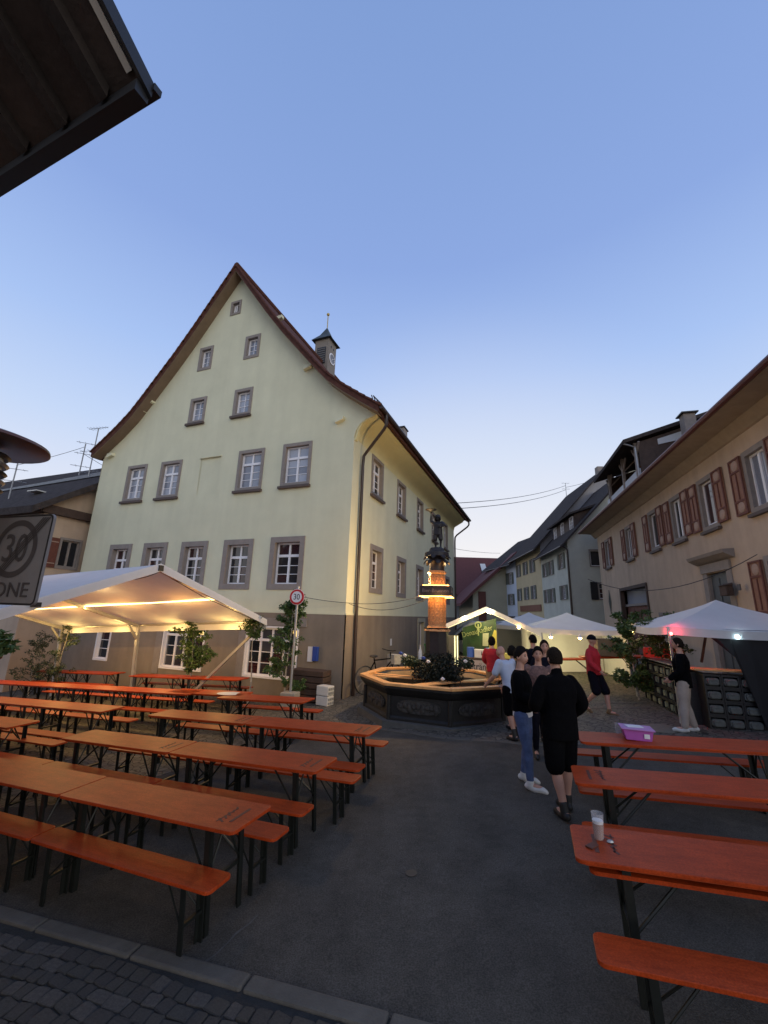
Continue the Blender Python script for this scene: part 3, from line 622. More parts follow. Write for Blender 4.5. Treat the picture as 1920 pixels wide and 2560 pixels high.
# roof dormer with open gallery
g = MB(); g.box((.25, 25.6, 9.4), (.08, 6.2, 1.3)); dorm = part(g, 'gallery_dormer', WHITEST, RH)
g = MB()
for ya in (22.5, 28.7): g.prof([(.3, 8.7), (4.2, 8.7), (4.2, 12.6), (3.2, 12.35), (.3, 11.45)], ya - .04, ya + .04)
g.box((3.2, 25.6, 10.5), (.1, 6.1, 3.6)); part(g, 'dark_boarding', WOODD, dorm)
g = MB(); g.prof([(-.45, 11.35), (4.4, 12.85), (4.4, 13.05), (-.45, 11.55)], 22.2, 29.0); part(g, 'dormer_roof', TILED, dorm)
g = MB(); g.prof([(1.2, 11.55), (3.9, 12.35), (3.9, 11.75), (1.2, 11.25)], 22.42, 22.46); part(g, 'side_panel', WHITEST, dorm)
for yy in (22.7, 25.0, 27.9):
    g = MB(); g.box((.22, yy, 10.2), (.14, .14, 2.6))
    for s_ in (-1, 1): g.bar((.22, yy, 10.7), (.22, yy + s_ * .6, 11.35), .08, .08)
    g.bar((.22, yy, 10.7), (.9, yy, 11.4), .08, .08); part(g, 'gallery_post', mat('bleached_wood', (.26, .21, .18), .8, .2, 8), dorm)
g = MB(); g.tube([(-.42, 22.3, 11.35), (.1, 22.35, 11.15), (.15, 22.35, 9.0)], .05, 8); part(g, 'downpipe', GALV, dorm)
g = MB(); g.box((2.3, 21.6, 11.4), (.5, .5, 1.9)); ch = part(g, 'chimney', STONE, RH); g = MB(); g.box((2.3, 21.6, 12.38), (.72, .72, .06)); g.box((2.3, 21.6, 12.46), (.3, .3, .1)); part(g, 'cap', INK, ch)
g = MB()
g.prism([(0, -.75), (.28, 0), (0, .75), (-.28, 0)], 0, .03); o = part(g, 'diamond_plaque', SHUTG, RH, loc=(-.01, 29.7, 3.6), rot=(R(90), 0, R(-90)))
g = MB(); g.prism([(0, -.4), (.14, 0), (0, .4), (-.14, 0)], .03, .05); part(g, 'diamond', INK, o)
g = MB(); g.box((0, 0, 0), (.18, .42, .3)); g.prof([(-.13, .15), (.09, .15), (.09, .24)], -.24, .24); mb2 = tag(part(g, 'mail_box', WOODD, None, loc=(10.66, 12.87, 3.42), rot=(0, 0, RY), bevel=.01), 'small dark box hanging on the tan wall right of the grey door', 'letter box')
g = MB(); g.box((0, 0, 0), (.02, .16, .18)); tag(part(g, 'house_number', INKG, None, loc=(10.5, 12.2, 3.48), rot=(0, 0, RY)), 'tiny dark number plate on the tan wall beside the dark box', 'number plate')

# ================================================================== STREET OF HOUSES BEHIND
def simple_house(name, label, loc, rz, length, depth, zg, eave, ridge, wallm, roofm, wins, over=.5, hipz=None, ridge_at=.5, shm_=None, gwins=(), gm_=None):
    """street front along local +y at x=0 facing -x; near end wall at y=0 facing -y; ridge along y"""
    h = thing(name, label, 'house', (loc[0], loc[1], 0), rz)
    xr = depth * ridge_at
    hs = [hole(-y, z, w, hh, .04) for (y, z, w, hh, *_) in wins]
    wall([(-length, zg - 1), (0, zg - 1), (0, eave), (-length, eave)], hs, 'front_wall', wallm, h, MR)
    hs2 = [hole(x, z, w, hh, .04) for (x, z, w, hh, *_) in gwins]
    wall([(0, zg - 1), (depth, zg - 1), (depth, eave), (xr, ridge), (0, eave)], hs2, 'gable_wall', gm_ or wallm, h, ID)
    g = MB(); g.add([(0, length, zg - 1), (depth, length, zg - 1), (depth, length, eave), (xr, length, ridge), (0, length, eave), (depth, 0, zg - 1), (depth, 0, eave)], [(0, 4, 3, 2, 1), (1, 2, 6, 5)]); part(g, 'rear_wall', wallm, h)
    dz = (ridge - eave) / xr * over; t = .22; dz2 = (ridge - eave) / (depth - xr) * over
    g = MB(); g.prof([(-over, eave - dz + .05), (-over, eave - dz + t), (xr, ridge + t), (depth + over, eave - dz2 + t), (depth + over, eave - dz2 + .05), (xr, ridge + .03)], -.45, length + .4); rf = part(g, 'roof', roofm, h)
    g = MB(); g.tube([(-over - .05, -.4, eave - dz + .08), (-over - .05, length + .3, eave - dz + .08)], .07, 6); part(g, 'gutter', PIPE, h)
    for (y, z, w, hh, st, sh_) in wins:
        window(h, (0, y, z), R(-90), w, hh, st, .09, STONE if shm_ is None else shm_[0], GLASS, None, .1)
        if sh_:
            for sx in (-1, 1):
                g = MB(); g.box((0, 0, hh / 2), (w * .46, .05, hh * .96)); k_ = ('s', round(w, 2), round(hh, 2), sh_.name)
                if k_ not in shm: shm[k_] = g.mesh('shutter', sh_)
                link('shutter', shm[k_], h, (-.05, y + sx * w * .74, z), (0, 0, R(-90)))
    for (x, z, w, hh, st, sh_) in gwins:
        window(h, (x, 0, z), 0, w, hh, st, .09, STONE, GLASS, None, .1)
        if sh_:
            g = MB(); g.box((0, 0, hh / 2), (w * .5, .05, hh)); part(g, 'shutter', sh_, h, loc=(x - w * .76, -.05, z))
    return h, rf
hA, rA = simple_house('white_house', 'pale grey house with black downpipe at its corner and grey-green shutters', (14.05, 30.96), R(-6.3), 7.7, 11, .85, 8.3, 14.3, GREYST, TILED,
    [(1.7, 6.3, .9, 1.25, 'six', SHUTG), (4.6, 6.1, .85, 1.25, 'six', SHUTG), (6.4, 6.1, .85, 1.25, 'six', SHUTG), (1.6, 3.9, .95, 1.15, 'six', SHUTG), (4.7, 3.8, .85, 1.2, 'six', SHUTG), (6.4, 3.8, .85, 1.2, 'six', SHUTG)],
    .55, ridge_at=.5, gwins=[(2.0, 6.3, 1.0, 1.35, 'one', None), (2.4, 3.9, 1.0, 1.3, 'six', INK)])
g = MB(); g.tube([(-.5, -.05, 8.0), (-.08, -.08, 7.6), (-.08, -.08, 1)], .08, 8); part(g, 'downpipe', PIPE, hA)
g = MB(); g.prof([(.9, 9.25), (1.0, 10.6), (3.4, 11.6), (3.4, 9.4)], .9, 6.6); dm = part(g, 'shed_dormer', WOODD, hA)
g = MB(); g.prof([(.5, 10.5), (.5, 10.65), (4.6, 12.1), (4.6, 11.9)], .6, 6.9); part(g, 'dormer_roof', TILED, dm)
for yy in (1.5, 3.8, 5.8): window(dm, (.93, yy, 9.45), R(-90), .75, 1.05, 'six', .03, WHITE, GLASS, None, .02)
hB, rB = simple_house('ochre_house', 'tall ochre house with steep dark roof, third from the camera along the street', (14.9, 38.63), R(-3.5), 9.2, 13, .9, 9.4, 16.7, YELST, TILED,
    [(7.9, 6.9, .9, 1.4, 'six', SHUTG), (5.2, 6.9, .9, 1.4, 'six', SHUTG), (2.7, 6.9, .9, 1.4, 'six', SHUTG), (7.9, 4.3, .9, 1.35, 'six', SHUTG), (5.2, 4.3, .9, 1.35, 'six', SHUTG), (2.7, 4.3, .9, 1.35, 'six', SHUTG), (3.2, 1.6, .7, .9, 'one', None)],
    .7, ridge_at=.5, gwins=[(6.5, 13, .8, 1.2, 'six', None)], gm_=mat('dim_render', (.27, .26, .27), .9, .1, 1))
g = MB(); g.box((-.06, 4.2, 3.45), (.06, 7.2, .6)); part(g, 'sign_board', mat('brown_board', (.20, .08, .045), .7, .2, 6), hB)
g = MB(); g.box((-.03, 7.4, 1.7), (.1, 1.5, 2.2)); part(g, 'door', SHUT, hB)
g = MB(); g.box((6.5, .6, 16.9), (.6, .6, .9)); part(g, 'chimney', STONE, hB)
hC, rC = simple_house('blue_grey_house', 'pale blue-grey house with dark gable and rows of shuttered windows', (15.46, 47.82), R(7), 8.2, 9, .9, 9.0, 12.6, mat('blue_grey_stucco', (.56, .60, .68), .92, .06, 1, .3, 60), TILED,
    [(1.5, 6.3, .9, 1.4, 'six', SHUTG), (3.4, 6.3, .9, 1.4, 'six', SHUTG), (5.6, 6.3, .9, 1.4, 'six', SHUTG), (1.5, 3.9, .9, 1.3, 'six', SHUTG), (4.2, 3.9, .9, 1.3, 'six', SHUTG), (6.2, 3.9, .9, 1.3, 'six', SHUTG)], .9)
g = MB(); g.box((-.03, 2.0, 1.7), (.1, 2.6, 1.9)); part(g, 'shop_window', INK, hC)
hD = thing('cream_barn_house', 'cream gable-ended house with dark red corner timber at the end of the street', 'house', (11.0, 50.5, 0), R(0))
wall([(0, -1), (5.2, -1), (5.2, 9.9), (0, 5.4)], [], 'gable_wall', CREAM, hD, ID)
g = MB(); g.add([(0, 0, -1), (0, 9, -1), (0, 9, 5.2), (0, 0, 5.2)], [(0, 3, 2, 1)]); part(g, 'side_wall', CREAM, hD)
g = MB(); g.prof([(-1.6, 3.7), (-1.6, 4.0), (0, 5.6), (5.4, 10.4), (5.4, 9.95), (0, 5.2)], -.6, 9); part(g, 'roof', TILER, hD)
g = MB(); g.box((1.1, -.06, 2.2), (.9, .1, 6.5)); part(g, 'corner_timber', SHUT, hD)
g = MB(); g.add([(1.5, -.62, 6.9), (2.0, -.62, 7.3), (5.3, -.3, 10.2), (4.9, -.3, 9.85)], [(0, 1, 2, 3)]); 
hE = thing('red_roofed_barn', 'far house with a wide plain red roof closing the street', 'house', (2.5, 60, 0), R(0))
g = MB(); g.box((9, 5, 2.4), (17, 9, 6.4)); part(g, 'walls', WHITEST, hE)
g = MB(); g.add([(-.5, -1, 5.4), (18, -1, 5.4), (18, 5, 11.6), (-.5, 5, 11.6), (18, 11, 5.4), (-.5, 11, 5.4)], [(0, 1, 2, 3), (3, 2, 4, 5), (0, 3, 5), (1, 4, 2), (0, 5, 4, 1)]); rE = part(g, 'roof', TILER, hE)
for (xx, zz) in ((9.3, 4.2), (9.3, 2.2)): window(hE, (xx, .5, zz - .6), 0, .9, 1.2, 'six', .08, STONE, GLASS, None, .05)
g = MB(); g.box((12.4, 1.0, 10.4), (.1, .1, .1)); g.add([(13.4, -.2, 7.5), (14.2, -.2, 7.5), (16.6, 3.4, 11.6), (15.9, 3.4, 11.6)], [(0, 1, 2, 3)])
g = MB(); g.add([(12.6, .8, 7.40), (13.4, .8, 7.40), (13.4, 3.8, 10.50), (12.6, 3.8, 10.50), (12.6, .8, 7.25), (13.4, .8, 7.25), (13.4, 3.8, 10.35), (12.6, 3.8, 10.35)], [(0, 1, 2, 3), (0, 4, 5, 1), (1, 5, 6, 2)]); part(g, 'roof_window', PLASTW, rE)
# left-hand old house
LH = thing('left_house', 'old tan house with dark roof behind the 30 zone sign at the left', 'house', (-14.2, 16.8, 0), HY)
wall([(-16, -2), (0, -2), (0, 6.5), (-16, 6.5)], [hole(-5.5, 2.6, 1.2, 1.7, .04)], 'front_wall', TAN, LH, ID)
window(LH, (-5.5, 0, 2.6), 0, 1.2, 1.7, 'six', .1, STONE, GLASS)
wall([(0, -2), (10, -2), (10, 6.5), (5, 10), (0, 6.5)], [hole(1.30, 3.9, .95, 1.35, .04)], 'gable_wall', TAN, LH, MS)
window(LH, (0, 1.30, 3.9), R(90), .95, 1.35, 'pair', .1, STONE, GLASS, None, .1, frame=STONE)
g = MB(); g.box((.05, .56, 4.55), (.06, .46, 1.25)); shl = part(g, 'shutter', SHUT, LH); g = MB(); g.box((.09, .56, 5.0), (.02, .38, .04)); g.box((.09, .56, 4.1), (.02, .38, .04)); part(g, 'shutter_bar', SALMON, shl)
g = MB(); g.prof([(-.7, 5.95), (-.7, 6.25), (5, 10.35), (10.7, 6.25), (10.7, 5.95), (5, 10.05)], -.5, 16.5); ro_ = part(g, 'roof', TILED, LH, rot=(0, 0, R(90)), label='weathered dark tiled roof')
ro_.location = (0, 0, 0)
g = MB(); g.box((-8, -.12, 6.3), (16.4, .25, .35)); g.box((.12, 5, 6.3), (.25, 10.4, .35)); part(g, 'cornice', WOODD, LH)
g = MB(); g.lathe([(.45, 0), (.45, .05)], 16); 
for k_ in range(4): a = k_ * math.pi / 4; g.bar((.42 * math.cos(a), .42 * math.sin(a), .07), (-.42 * math.cos(a), -.42 * math.sin(a), .07), .07, .03)
part(g, 'round_vent', INK, LH, loc=(.52, 5, 8.9), rot=(0, R(90), 0))
g = MB(); g.box((-2.5, 1.1, 7.42), (.7, .9, .05)); o = part(g, 'roof_window', PLASTW, LH, rot=(0, 0, 0)); o.rotation_euler = (0, 0, 0); o.location = (0, 0, .08)
g = MB(); g.add([(-.45, 2.9, 8.90), (-.45, 4.2, 9.83), (-6.0, 3.1, 9.04), (-12, 2.2, 8.40), (-12, 2.0, 8.26), (-6.0, 2.3, 8.47)], [(0, 1, 2, 5), (5, 2, 3, 4)]); part(g, 'weathered_band', mat('pale_lichen_tile', (.20, .185, .16), .9, .5, 5, .5, 25), LH)
# antennas
def antenna(name, label, loc, h, rz, arms):
    t_ = thing(name, label, 'antenna', loc, rz)
    g = MB(); g.tube([(0, 0, 0), (0, 0, h)], .03, 6); part(g, 'mast', GALV, t_)
    for z, l, kk in arms:
        g = MB(); g.tube([(-l / 2, 0, z), (l / 2, 0, z)], .014, 5)
        for i in range(kk): x = -l / 2 + l * (i + .5) / kk; g.tube([(x, -.22 + .02 * i, z), (x, .22 - .02 * i, z)], .008, 4)
        part(g, 'crossbar', GALV, t_)
antenna('roof_antenna', 'tall thin television antenna on the left roof beside the gabled house', (-15.66, 20.75, 8.6), 3.2, R(-15), [(3.2, 1.3, 7), (1.9, 1.9, 4), (.7, 1.2, 3)])
antenna('cable_mast', 'short electric mast with crossbars on the left roof ridge', (-15.98, 20.5, 9.0), 1.75, R(30), [(1.8, .8, 3), (1.2, .8, 3), (.5, .9, 2)])
antenna('far_cable_mast', 'dark wire mast behind the round lamp cap at far left', (-17.8, 18.9, 7.2), 1.8, R(30), [(2.0, .9, 3), (1.5, .9, 3), (.9, 1.0, 3)])
antenna('street_mast', 'small wire mast on the steep dark roof at the right of the street', (20.95, 45.4, 16.2), 1.6, R(0), [(1.6, .9, 3), (.9, .9, 3)])
def wire(a, b, sag, label, r=.012, grp='overhead wires'):
    a = Vector(a); b = Vector(b); g = MB(); pts = []
    for i in range(17):
        f = i / 16; p = a.lerp(b, f); p.z -= sag * 4 * f * (1 - f); pts.append(p)
    g.tube(pts, r, 5); return tag(part(g, 'overhead_wire', WIREM, None), label, 'wire', grp)
wire((-15.98, 20.5, 10.6), (-17.85, 18.9, 8.9), .06, 'wire running left from the crossbar mast on the left roof')
wire((-15.98, 20.5, 10.2), (-13.6, 21.0, 9.0), .05, 'wire dropping from the left roof mast behind the gabled house', .012)
wire((4.18, 23.6, 8.95), (20.9, 45.4, 17.5), .35, 'upper wire across the sky between the gabled house and the steep dark roof', .02)
wire((4.6, 23.6, 8.65), (20.9, 45.4, 17.0), .35, 'lower wire across the sky between the gabled house and the steep dark roof', .02)
wire((20.95, 45.4, 17.3), (24.5, 43.6, 18.1), .1, 'wire from the street mast to the gallery dormer', .02)
wire((5.15, 29.6, 7.2), (13.8, 48, 9.8), .1, 'faint wire low in the sky above the red roof', .015)
wire((-2.9, 13.5, 2.95), (-1.0, 13.05, 2.72), .04, 'cable along the green wall between the 30 sign and the downpipe', .008, 'cables on the green wall')
wire((-1.0, 13.05, 2.72), (1.35, 11.5, 3.0), .12, 'upper cable from the downpipe to the fountain column', .008, 'cables on the green wall')
wire((-1.0, 13.05, 2.70), (1.35, 11.5, 2.9), .26, 'lower slack cable from the downpipe to the fountain column', .008, 'cables on the green wall')
wire((8.7, 17.5, 4.1), (10.3, 11.2, 4.3), .7, 'slack cable hanging across the tan wall', .012, 'cables on the tan wall')

# ------------------------------------------------------------------ eave of the house beside the camera (top left)
NH = thing('near_house_eave', 'dark roof corner with rafters jutting in at the top left', 'house', (-1.775, 2.16, 5.965), R(157.2 - 180))
# local: -x runs along the eave (left, away), -y runs to the verge side behind; slab rises towards -y
def nz(y): return -y * .60
g = MB(); g.add([(.0, 0, 0), (-14, 0, 0), (-14, -5, nz(-5)), (0, -5, nz(-5)), (0, 0, .05), (-14, 0, .05), (-14, -5, nz(-5) + .05), (0, -5, nz(-5) + .05)], [(0, 1, 2, 3), (4, 7, 6, 5), (0, 4, 5, 1), (0, 3, 7, 4), (1, 5, 6, 2)])
part(g, 'roof_boards', mat('dark_boards', (.052, .036, .031), .9, .25, 4, .3, 20), NH)
g = MB(); g.box((-3, -.05, -.03), (6, .10, .10)); g.box((-3, .02, .06), (6.1, .06, .06)); part(g, 'fascia', INK, NH)

for x in (-.32, -.78, -1.28, -1.8, -2.35):
    g = MB(); g.add([(x - .05, -.12, nz(-.12) - .10), (x + .05, -.12, nz(-.12) - .10), (x + .05, -.12, nz(-.12)), (x - .05, -.12, nz(-.12)), (x - .05, -3.4, nz(-3.4) - .12), (x + .05, -3.4, nz(-3.4) - .12), (x + .05, -3.4, nz(-3.4)), (x - .05, -3.4, nz(-3.4))], [(0, 1, 2, 3), (0, 4, 5, 1), (1, 5, 6, 2), (0, 3, 7, 4)]); part(g, 'rafter', mat('old_rafter', (.024, .016, .014), .9, .3, 5, .3, 20), NH)
g = MB(); g.add([(-.075, -.13, nz(-.13) - .015), (-.02, -.13, nz(-.13) - .015), (-.02, -3.4, nz(-3.4) - .015), (-.075, -3.4, nz(-3.4) - .015), (-.075, -.13, nz(-.13) + .0), (-.02, -.13, nz(-.13)), (-.02, -3.4, nz(-3.4)), (-.075, -3.4, nz(-3.4))], [(0, 3, 2, 1), (0, 1, 5, 4), (0, 4, 7, 3), (1, 2, 6, 5)]); part(g, 'barge_board', PLASTW, NH)
g = MB(); g.add([(.0, .0, -.03), (.03, 0, -.03), (.03, -3.5, nz(-3.5) - .03), (0, -3.5, nz(-3.5) - .03), (0, 0, .1), (.03, 0, .1), (.03, -3.5, nz(-3.5) + .1), (0, -3.5, nz(-3.5) + .1)], [(0, 3, 2, 1), (4, 5, 6, 7), (1, 2, 6, 5), (0, 4, 7, 3), (0, 1, 5, 4)]); part(g, 'verge_tiles', INK, NH)
g = MB(); g.prof([(-14, -6.5), (-.35, -6.5), (-.35, -.3), (-14, -.3)], -8.5, -.75); g.prof([(-14, -.3), (-.35, -.3), (-.35, .0), (-14, .0)], -8.5, -1.0); part(g, 'wall', TAN, NH)

# ------------------------------------------------------------------ street lamp and zone sign (left edge)
SL = thing('street_lamp', 'street lamp with wide round cap and ribbed lens at the left edge', 'street lamp', (-2.93, 2.76, gz(-2.93)))
z0 = -gz(-2.93)
g = MB(); g.lathe([(.07, 0), (.055, .6), (.045, 2.6 + z0)], 12); part(g, 'post', GALV, SL, smooth=True)
g = MB(); g.lathe([(.03, 3.62), (.18, 3.60), (.35, 3.555), (.415, 3.53), (.42, 3.51), (.41, 3.505), (.20, 3.52), (.12, 3.50), (.10, 3.42)], 40, c=(0, 0, z0)); part(g, 'cap', mat('brown_enamel', (.10, .045, .035), .35, .1, 5), SL, smooth=True)
for k_ in range(5):
    g = MB(); g.lathe([(.19, 0), (.205, .015), (.19, .03)], 24, c=(0, 0, 3.17 + z0 + k_ * .062)); part(g, 'lens_rib', INK if k_ % 2 == 0 else GALV, SL, smooth=True)
g = MB(); g.lathe([(.06, 2.55), (.10, 2.7), (.15, 3.05), (.165, 3.10), (.165, 3.46)], 24, c=(0, 0, z0)); part(g, 'glass_body', mat('lamp_glass', (.35, .34, .33), .25, .1, 5), SL, smooth=True)
ZS = thing('zone_sign', 'grey end of 30 zone sign with diagonal stripes at the left edge', 'road sign', (-2.84, 3.19, 2.39))
ZS.rotation_euler = (0, 0, math.atan2(-.15, .52))
g = MB()
def rr(w, h, r_, n=5):
    p = []
    for cx, cy, a0 in ((w / 2 - r_, h / 2 - r_, 0), (-w / 2 + r_, h / 2 - r_, 90), (-w / 2 + r_, -h / 2 + r_, 180), (w / 2 - r_, -h / 2 + r_, 270)):
        for i in range(n + 1): a = R(a0 + 90 * i / n); p.append((cx + r_ * math.cos(a), cy + r_ * math.sin(a)))
    return p
SW, SH = .66, .69; RX = R(90)
g = MB(); g.prism(rr(SW, SH, .04), -.01, .01); bd = part(g, 'plate', SIGNG, ZS, loc=(0, 0, SH / 2), rot=(RX, 0, 0))
g = MB(); o_ = rr(SW - .004, SH - .004, .04); i_ = rr(SW - .03, SH - .03, .03); k = len(o_)
g.add([(x, y, .0125) for x, y in o_] + [(x, y, .0125) for x, y in i_], [(j, (j + 1) % k, k + (j + 1) % k, k + j) for j in range(k)]); part(g, 'border', INK, bd)
g = MB(); k = 40
g.add([(.225 * math.cos(2 * math.pi * j / k), .08 + .225 * math.sin(2 * math.pi * j / k), .013) for j in range(k)] + [(.18 * math.cos(2 * math.pi * j / k), .08 + .18 * math.sin(2 * math.pi * j / k), .013) for j in range(k)], [(j, (j + 1) % k, k + (j + 1) % k, k + j) for j in range(k)]); part(g, 'ring', INKG, bd)
g = MB()
for off in (-.035, -.012, .012, .035): g.add([(-.28 + off, -.29, .016), (-.265 + off, -.29, .016), (.275 + off, .32, .016), (.26 + off, .32, .016)], [(0, 1, 2, 3)])
g.v = [(max(-.31, min(.31, x)), y, z) for x, y, z in g.v]; part(g, 'stripe', INKG, bd)
o = link('lettering', textmesh('30', .27, INKG), bd, (0, -.02, .014)); o.scale = (1.0, 1.15, 1)
o = link('lettering', textmesh('ZONE', .155, INKG), bd, (0, -.285, .014)); o.scale = (1.15, 1, 1)
g = MB(); g.box((-.2, .05, .35), (.5, .03, .03)); g.box((0, .02, .35), (.05, .04, .6)); part(g, 'bracket', GALV, ZS)

# ------------------------------------------------------------------ 30 sign on concrete foot
SG = thing('speed_sign', 'round red and white 30 sign on a grey pole in front of the green house', 'road sign', (-2.38, 11.95, gz(-2.38)))
SG.rotation_euler = (0, 0, R(-12))
g = MB(); g.tube([(0, 0, 0), (0, 0, 3.25)], .035, 10); part(g, 'pole', GALV, SG, smooth=True)
g = MB(); g.lathe([(.21, 0), (.21, .02)], 36); dsk = part(g, 'disc', SIGNR, SG, loc=(0, -.05, 2.96), rot=(RX, 0, 0))
g = MB(); g.lathe([(.155, .02), (.155, .024)], 36); part(g, 'white_field', SIGNW, dsk)
o = link('lettering', textmesh('30', .21, INK), dsk, (0, -.075, .026)); o.scale = (.95, 1.1, 1)
g = MB(); g.lathe([(.22, -.004), (.225, .0)], 36); part(g, 'rim', SIGNW, dsk)
cfm = MB(); cfm.box((0, 0, .22), (.42, .36, .46)); tag(part(cfm, 'concrete_foot', CONC, None, loc=(-2.38, 11.95, gz(-2.38)), rot=(0, 0, R(-15)), bevel=.02), 'pale concrete block holding the pole of the 30 sign', 'concrete block')
WB = thing('timber_box', 'low dark wooden box against the brown base behind the 30 sign', 'wooden box', (-2.05, 13.05, gz(-2.05)), HY)
for k_ in range(5):
    g = MB(); g.box((0, 0, .12 + k_ * .17), (1.15, .5, .15)); part(g, 'board', WOODD, WB, bevel=.01)
WC_ = thing('white_crate_stack', 'two white plastic crates stacked beside the timber box', 'crate stack', (-1.50, 12.45, gz(-1.5)), R(-30))
for k_ in range(2):
    g = MB(); g.box((0, 0, .125 + k_ * .26), (.40, .30, .245)); cr1 = part(g, 'crate', PLASTW, WC_, bevel=.015)
    for i in range(2):
        for j in range(3): g = MB(); g.box((.203, -.09 + j * .09, .07 + k_ * .26 + i * .10), (.012, .06, .06)); part(g, 'slot', GALV, cr1)

# ================================================================== BEER TABLES AND BENCHES
def rpoly(w, h, r, n=4):
    return rr(w, h, r, n)
def make_table(label, group, L=2.2, Wd=.5, h=.77, print_=True, prop=True):
    t_ = thing('beer_table', label, 'table', group=group)
    g = MB(); g.prism(rpoly(L, Wd, .045), h - .026, h); part(g, 'tabletop', ORANGE, t_, bevel=.004)
    g = MB(); g.box((0, 0, h - .04), (L - .5, .03, .024)); g.box((0, Wd / 2 - .05, h - .036), (L - .12, .03, .018)); g.box((0, -Wd / 2 + .05, h - .036), (L - .12, .03, .018)); part(g, 'batten', ORANGED, t_)
    for sx in (-1, 1):
        x = sx * (L / 2 - .30)
        for sy in (-1, 1):
            g = MB(); y = sy * (Wd / 2 - .05); g.box((x, y, (h - .03) / 2), (.052, .012, h - .03)); g.box((x + .022, y - sy * .018, (h - .03) / 2), (.008, .046, h - .03)); g.tube([(x, y - sy * .005, h * .48), (x - sx * .40, y - sy * .12, h - .04)], .011, 6); part(g, 'leg', STEEL, t_)
        for (zc, w_) in ((h - .045, .04), (h * .44, .03)): g = MB(); g.box((x, 0, zc), (w_, Wd - .1, .026)); part(g, 'crossbar', STEEL, t_)
        for sy in (-1, 1): g = MB(); g.tube([(x, sy * (Wd / 2 - .06), h * .45), (x, 0, h - .05)], .010, 6); part(g, 'brace', STEEL, t_)
    if print_:
        g = MB()      # abstract burnt-in brand mark: script strokes with a bar beneath
        X = L / 2 - .20
        for i in range(5): g.bar((X - .01 - .012 * i, -.14 + .055 * i, h + .001), (X - .085 + .01 * (i % 2), -.10 + .055 * i, h + .001), .018, .0016)
        g.bar((X - .07, -.15, h + .001), (X - .06, .10, h + .001), .013, .0016)
        g.bar((X + .05, -.12, h + .001), (X + .05, .13, h + .001), .028, .0016)
        part(g, 'brand_mark', PRINT, t_)
    return t_
def make_bench(label, group, L=2.2, Wd=.25, h=.48):
    t_ = thing('beer_bench', label, 'bench', group=group)
    g = MB(); g.prism(rpoly(L, Wd, .045), h - .026, h); part(g, 'seat', ORANGE, t_, bevel=.004)
    g = MB(); g.box((0, 0, h - .036), (L - .5, .03, .018)); part(g, 'batten', ORANGED, t_)
    for sx in (-1, 1):
        x = sx * (L / 2 - .27)
        for sy in (-1, 1):
            g = MB(); y = sy * (Wd / 2 - .03); g.box((x, y, (h - .03) / 2), (.046, .012, h - .03)); g.box((x + .019, y - sy * .016, (h - .03) / 2), (.008, .038, h - .03)); g.tube([(x, y, h * .4), (x - sx * .26, y * .3, h - .035)], .008, 6); part(g, 'leg', STEEL, t_)
        for (zc, w_) in ((h - .04, .036), (h * .42, .026)): g = MB(); g.box((x, 0, zc), (w_, Wd - .065, .022)); part(g, 'crossbar', STEEL, t_)
    return t_
GL, GR = 'orange beer tables in the left rows', 'orange beer tables in the right rows'
BL_, BR_ = 'orange benches in the left rows', 'orange benches in the right rows'
PT = make_table('x', GL); PTn = make_table('x', GL, print_=False); PBn = make_bench('x', BL_)
used = {id(PT): 0, id(PTn): 0, id(PBn): 0}
def place(proto, x, y, ang, label, group, flip=False):
    o = proto if not used[id(proto)] else clone(proto)
    used[id(proto)] = 1
    a = ang + (math.pi if flip else 0)
    o.location = (x, y, gz(x)); o.rotation_euler = grot(a).to_euler(); o['label'] = label; o['group'] = group
    return o
AL = R(156.3); eL = Vector((math.cos(AL), math.sin(AL))); wL = Vector((-eL.y, eL.x)) * -1      # wL away from camera
if wL.y < 0: wL = -wL
def row(end, Wd, n, proto, labels, group, gap=.012, L=2.2, jit=.0, prt=()):
    """end = front right corner of the first piece; pieces follow towards the left"""
    for i in range(n):
        c = Vector(end) + eL * (L / 2 + i * (L + gap)) + wL * (Wd / 2 + random.uniform(-jit, jit))
        place(PT if (proto is PT and i in prt) else (PTn if proto is PT else proto), c.x, c.y, AL + random.uniform(-.006, .006), labels[i] if i < len(labels) else labels[-1], group, flip=(i in prt))
def tl(s, n): return [f'{p} in {s}' for p in n]
P4 = ['right-end table', 'second table from right', 'third table from right', 'fourth table from right']
B4 = ['right-end bench', 'second bench from right', 'third bench from right', 'fourth bench from right']
lab = lambda base, s: [f'orange {b}, {s}' for b in base]
row((-1.16, 3.57), .25, 2, PBn, lab(B4, 'the nearest left row, by the kerb'), BL_)
row((-1.06, 3.77), .46, 3, PT, lab(P4, 'the nearest left row'), GL, prt=(0,))
row((-.86, 4.27), .25, 3, PBn, lab(B4, 'the bench line behind the nearest left table'), BL_)
row((-.70, 4.72), .25, 3, PBn, lab(B4, 'the front bench line of the second left row'), BL_)
row((-.60, 5.00), .46, 2, PT, lab(P4, 'the second left row'), GL, prt=(0, 1))
row((-.24, 5.50), .25, 2, PBn, lab(B4, 'the back bench line of the second left row'), BL_)
row((-.20, 5.88), .25, 1, PBn, lab(B4, 'the front bench line of the third left row'), BL_)
row((-.07, 6.36), .46, 2, PT, lab(P4, 'the third left row'), GL, prt=(0, 1))
row((.12, 6.86), .25, 1, PBn, lab(B4, 'the back bench line of the third left row'), BL_)
row((-1.84, 7.72), .25, 1, PBn, ['orange bench behind the second table of the third left row'], BL_)
row((-1.44, 8.75), .46, 1, PT, ['orange beer table standing nearest the fountain and white crates'], GL)
row((-1.22, 9.28), .25, 1, PBn, ['orange bench behind the table nearest the fountain and white crates'], BL_)
row((-3.0, 9.72), .46, 1, PT, ['orange beer table carrying a white plate, behind the one nearest the fountain'], GL)
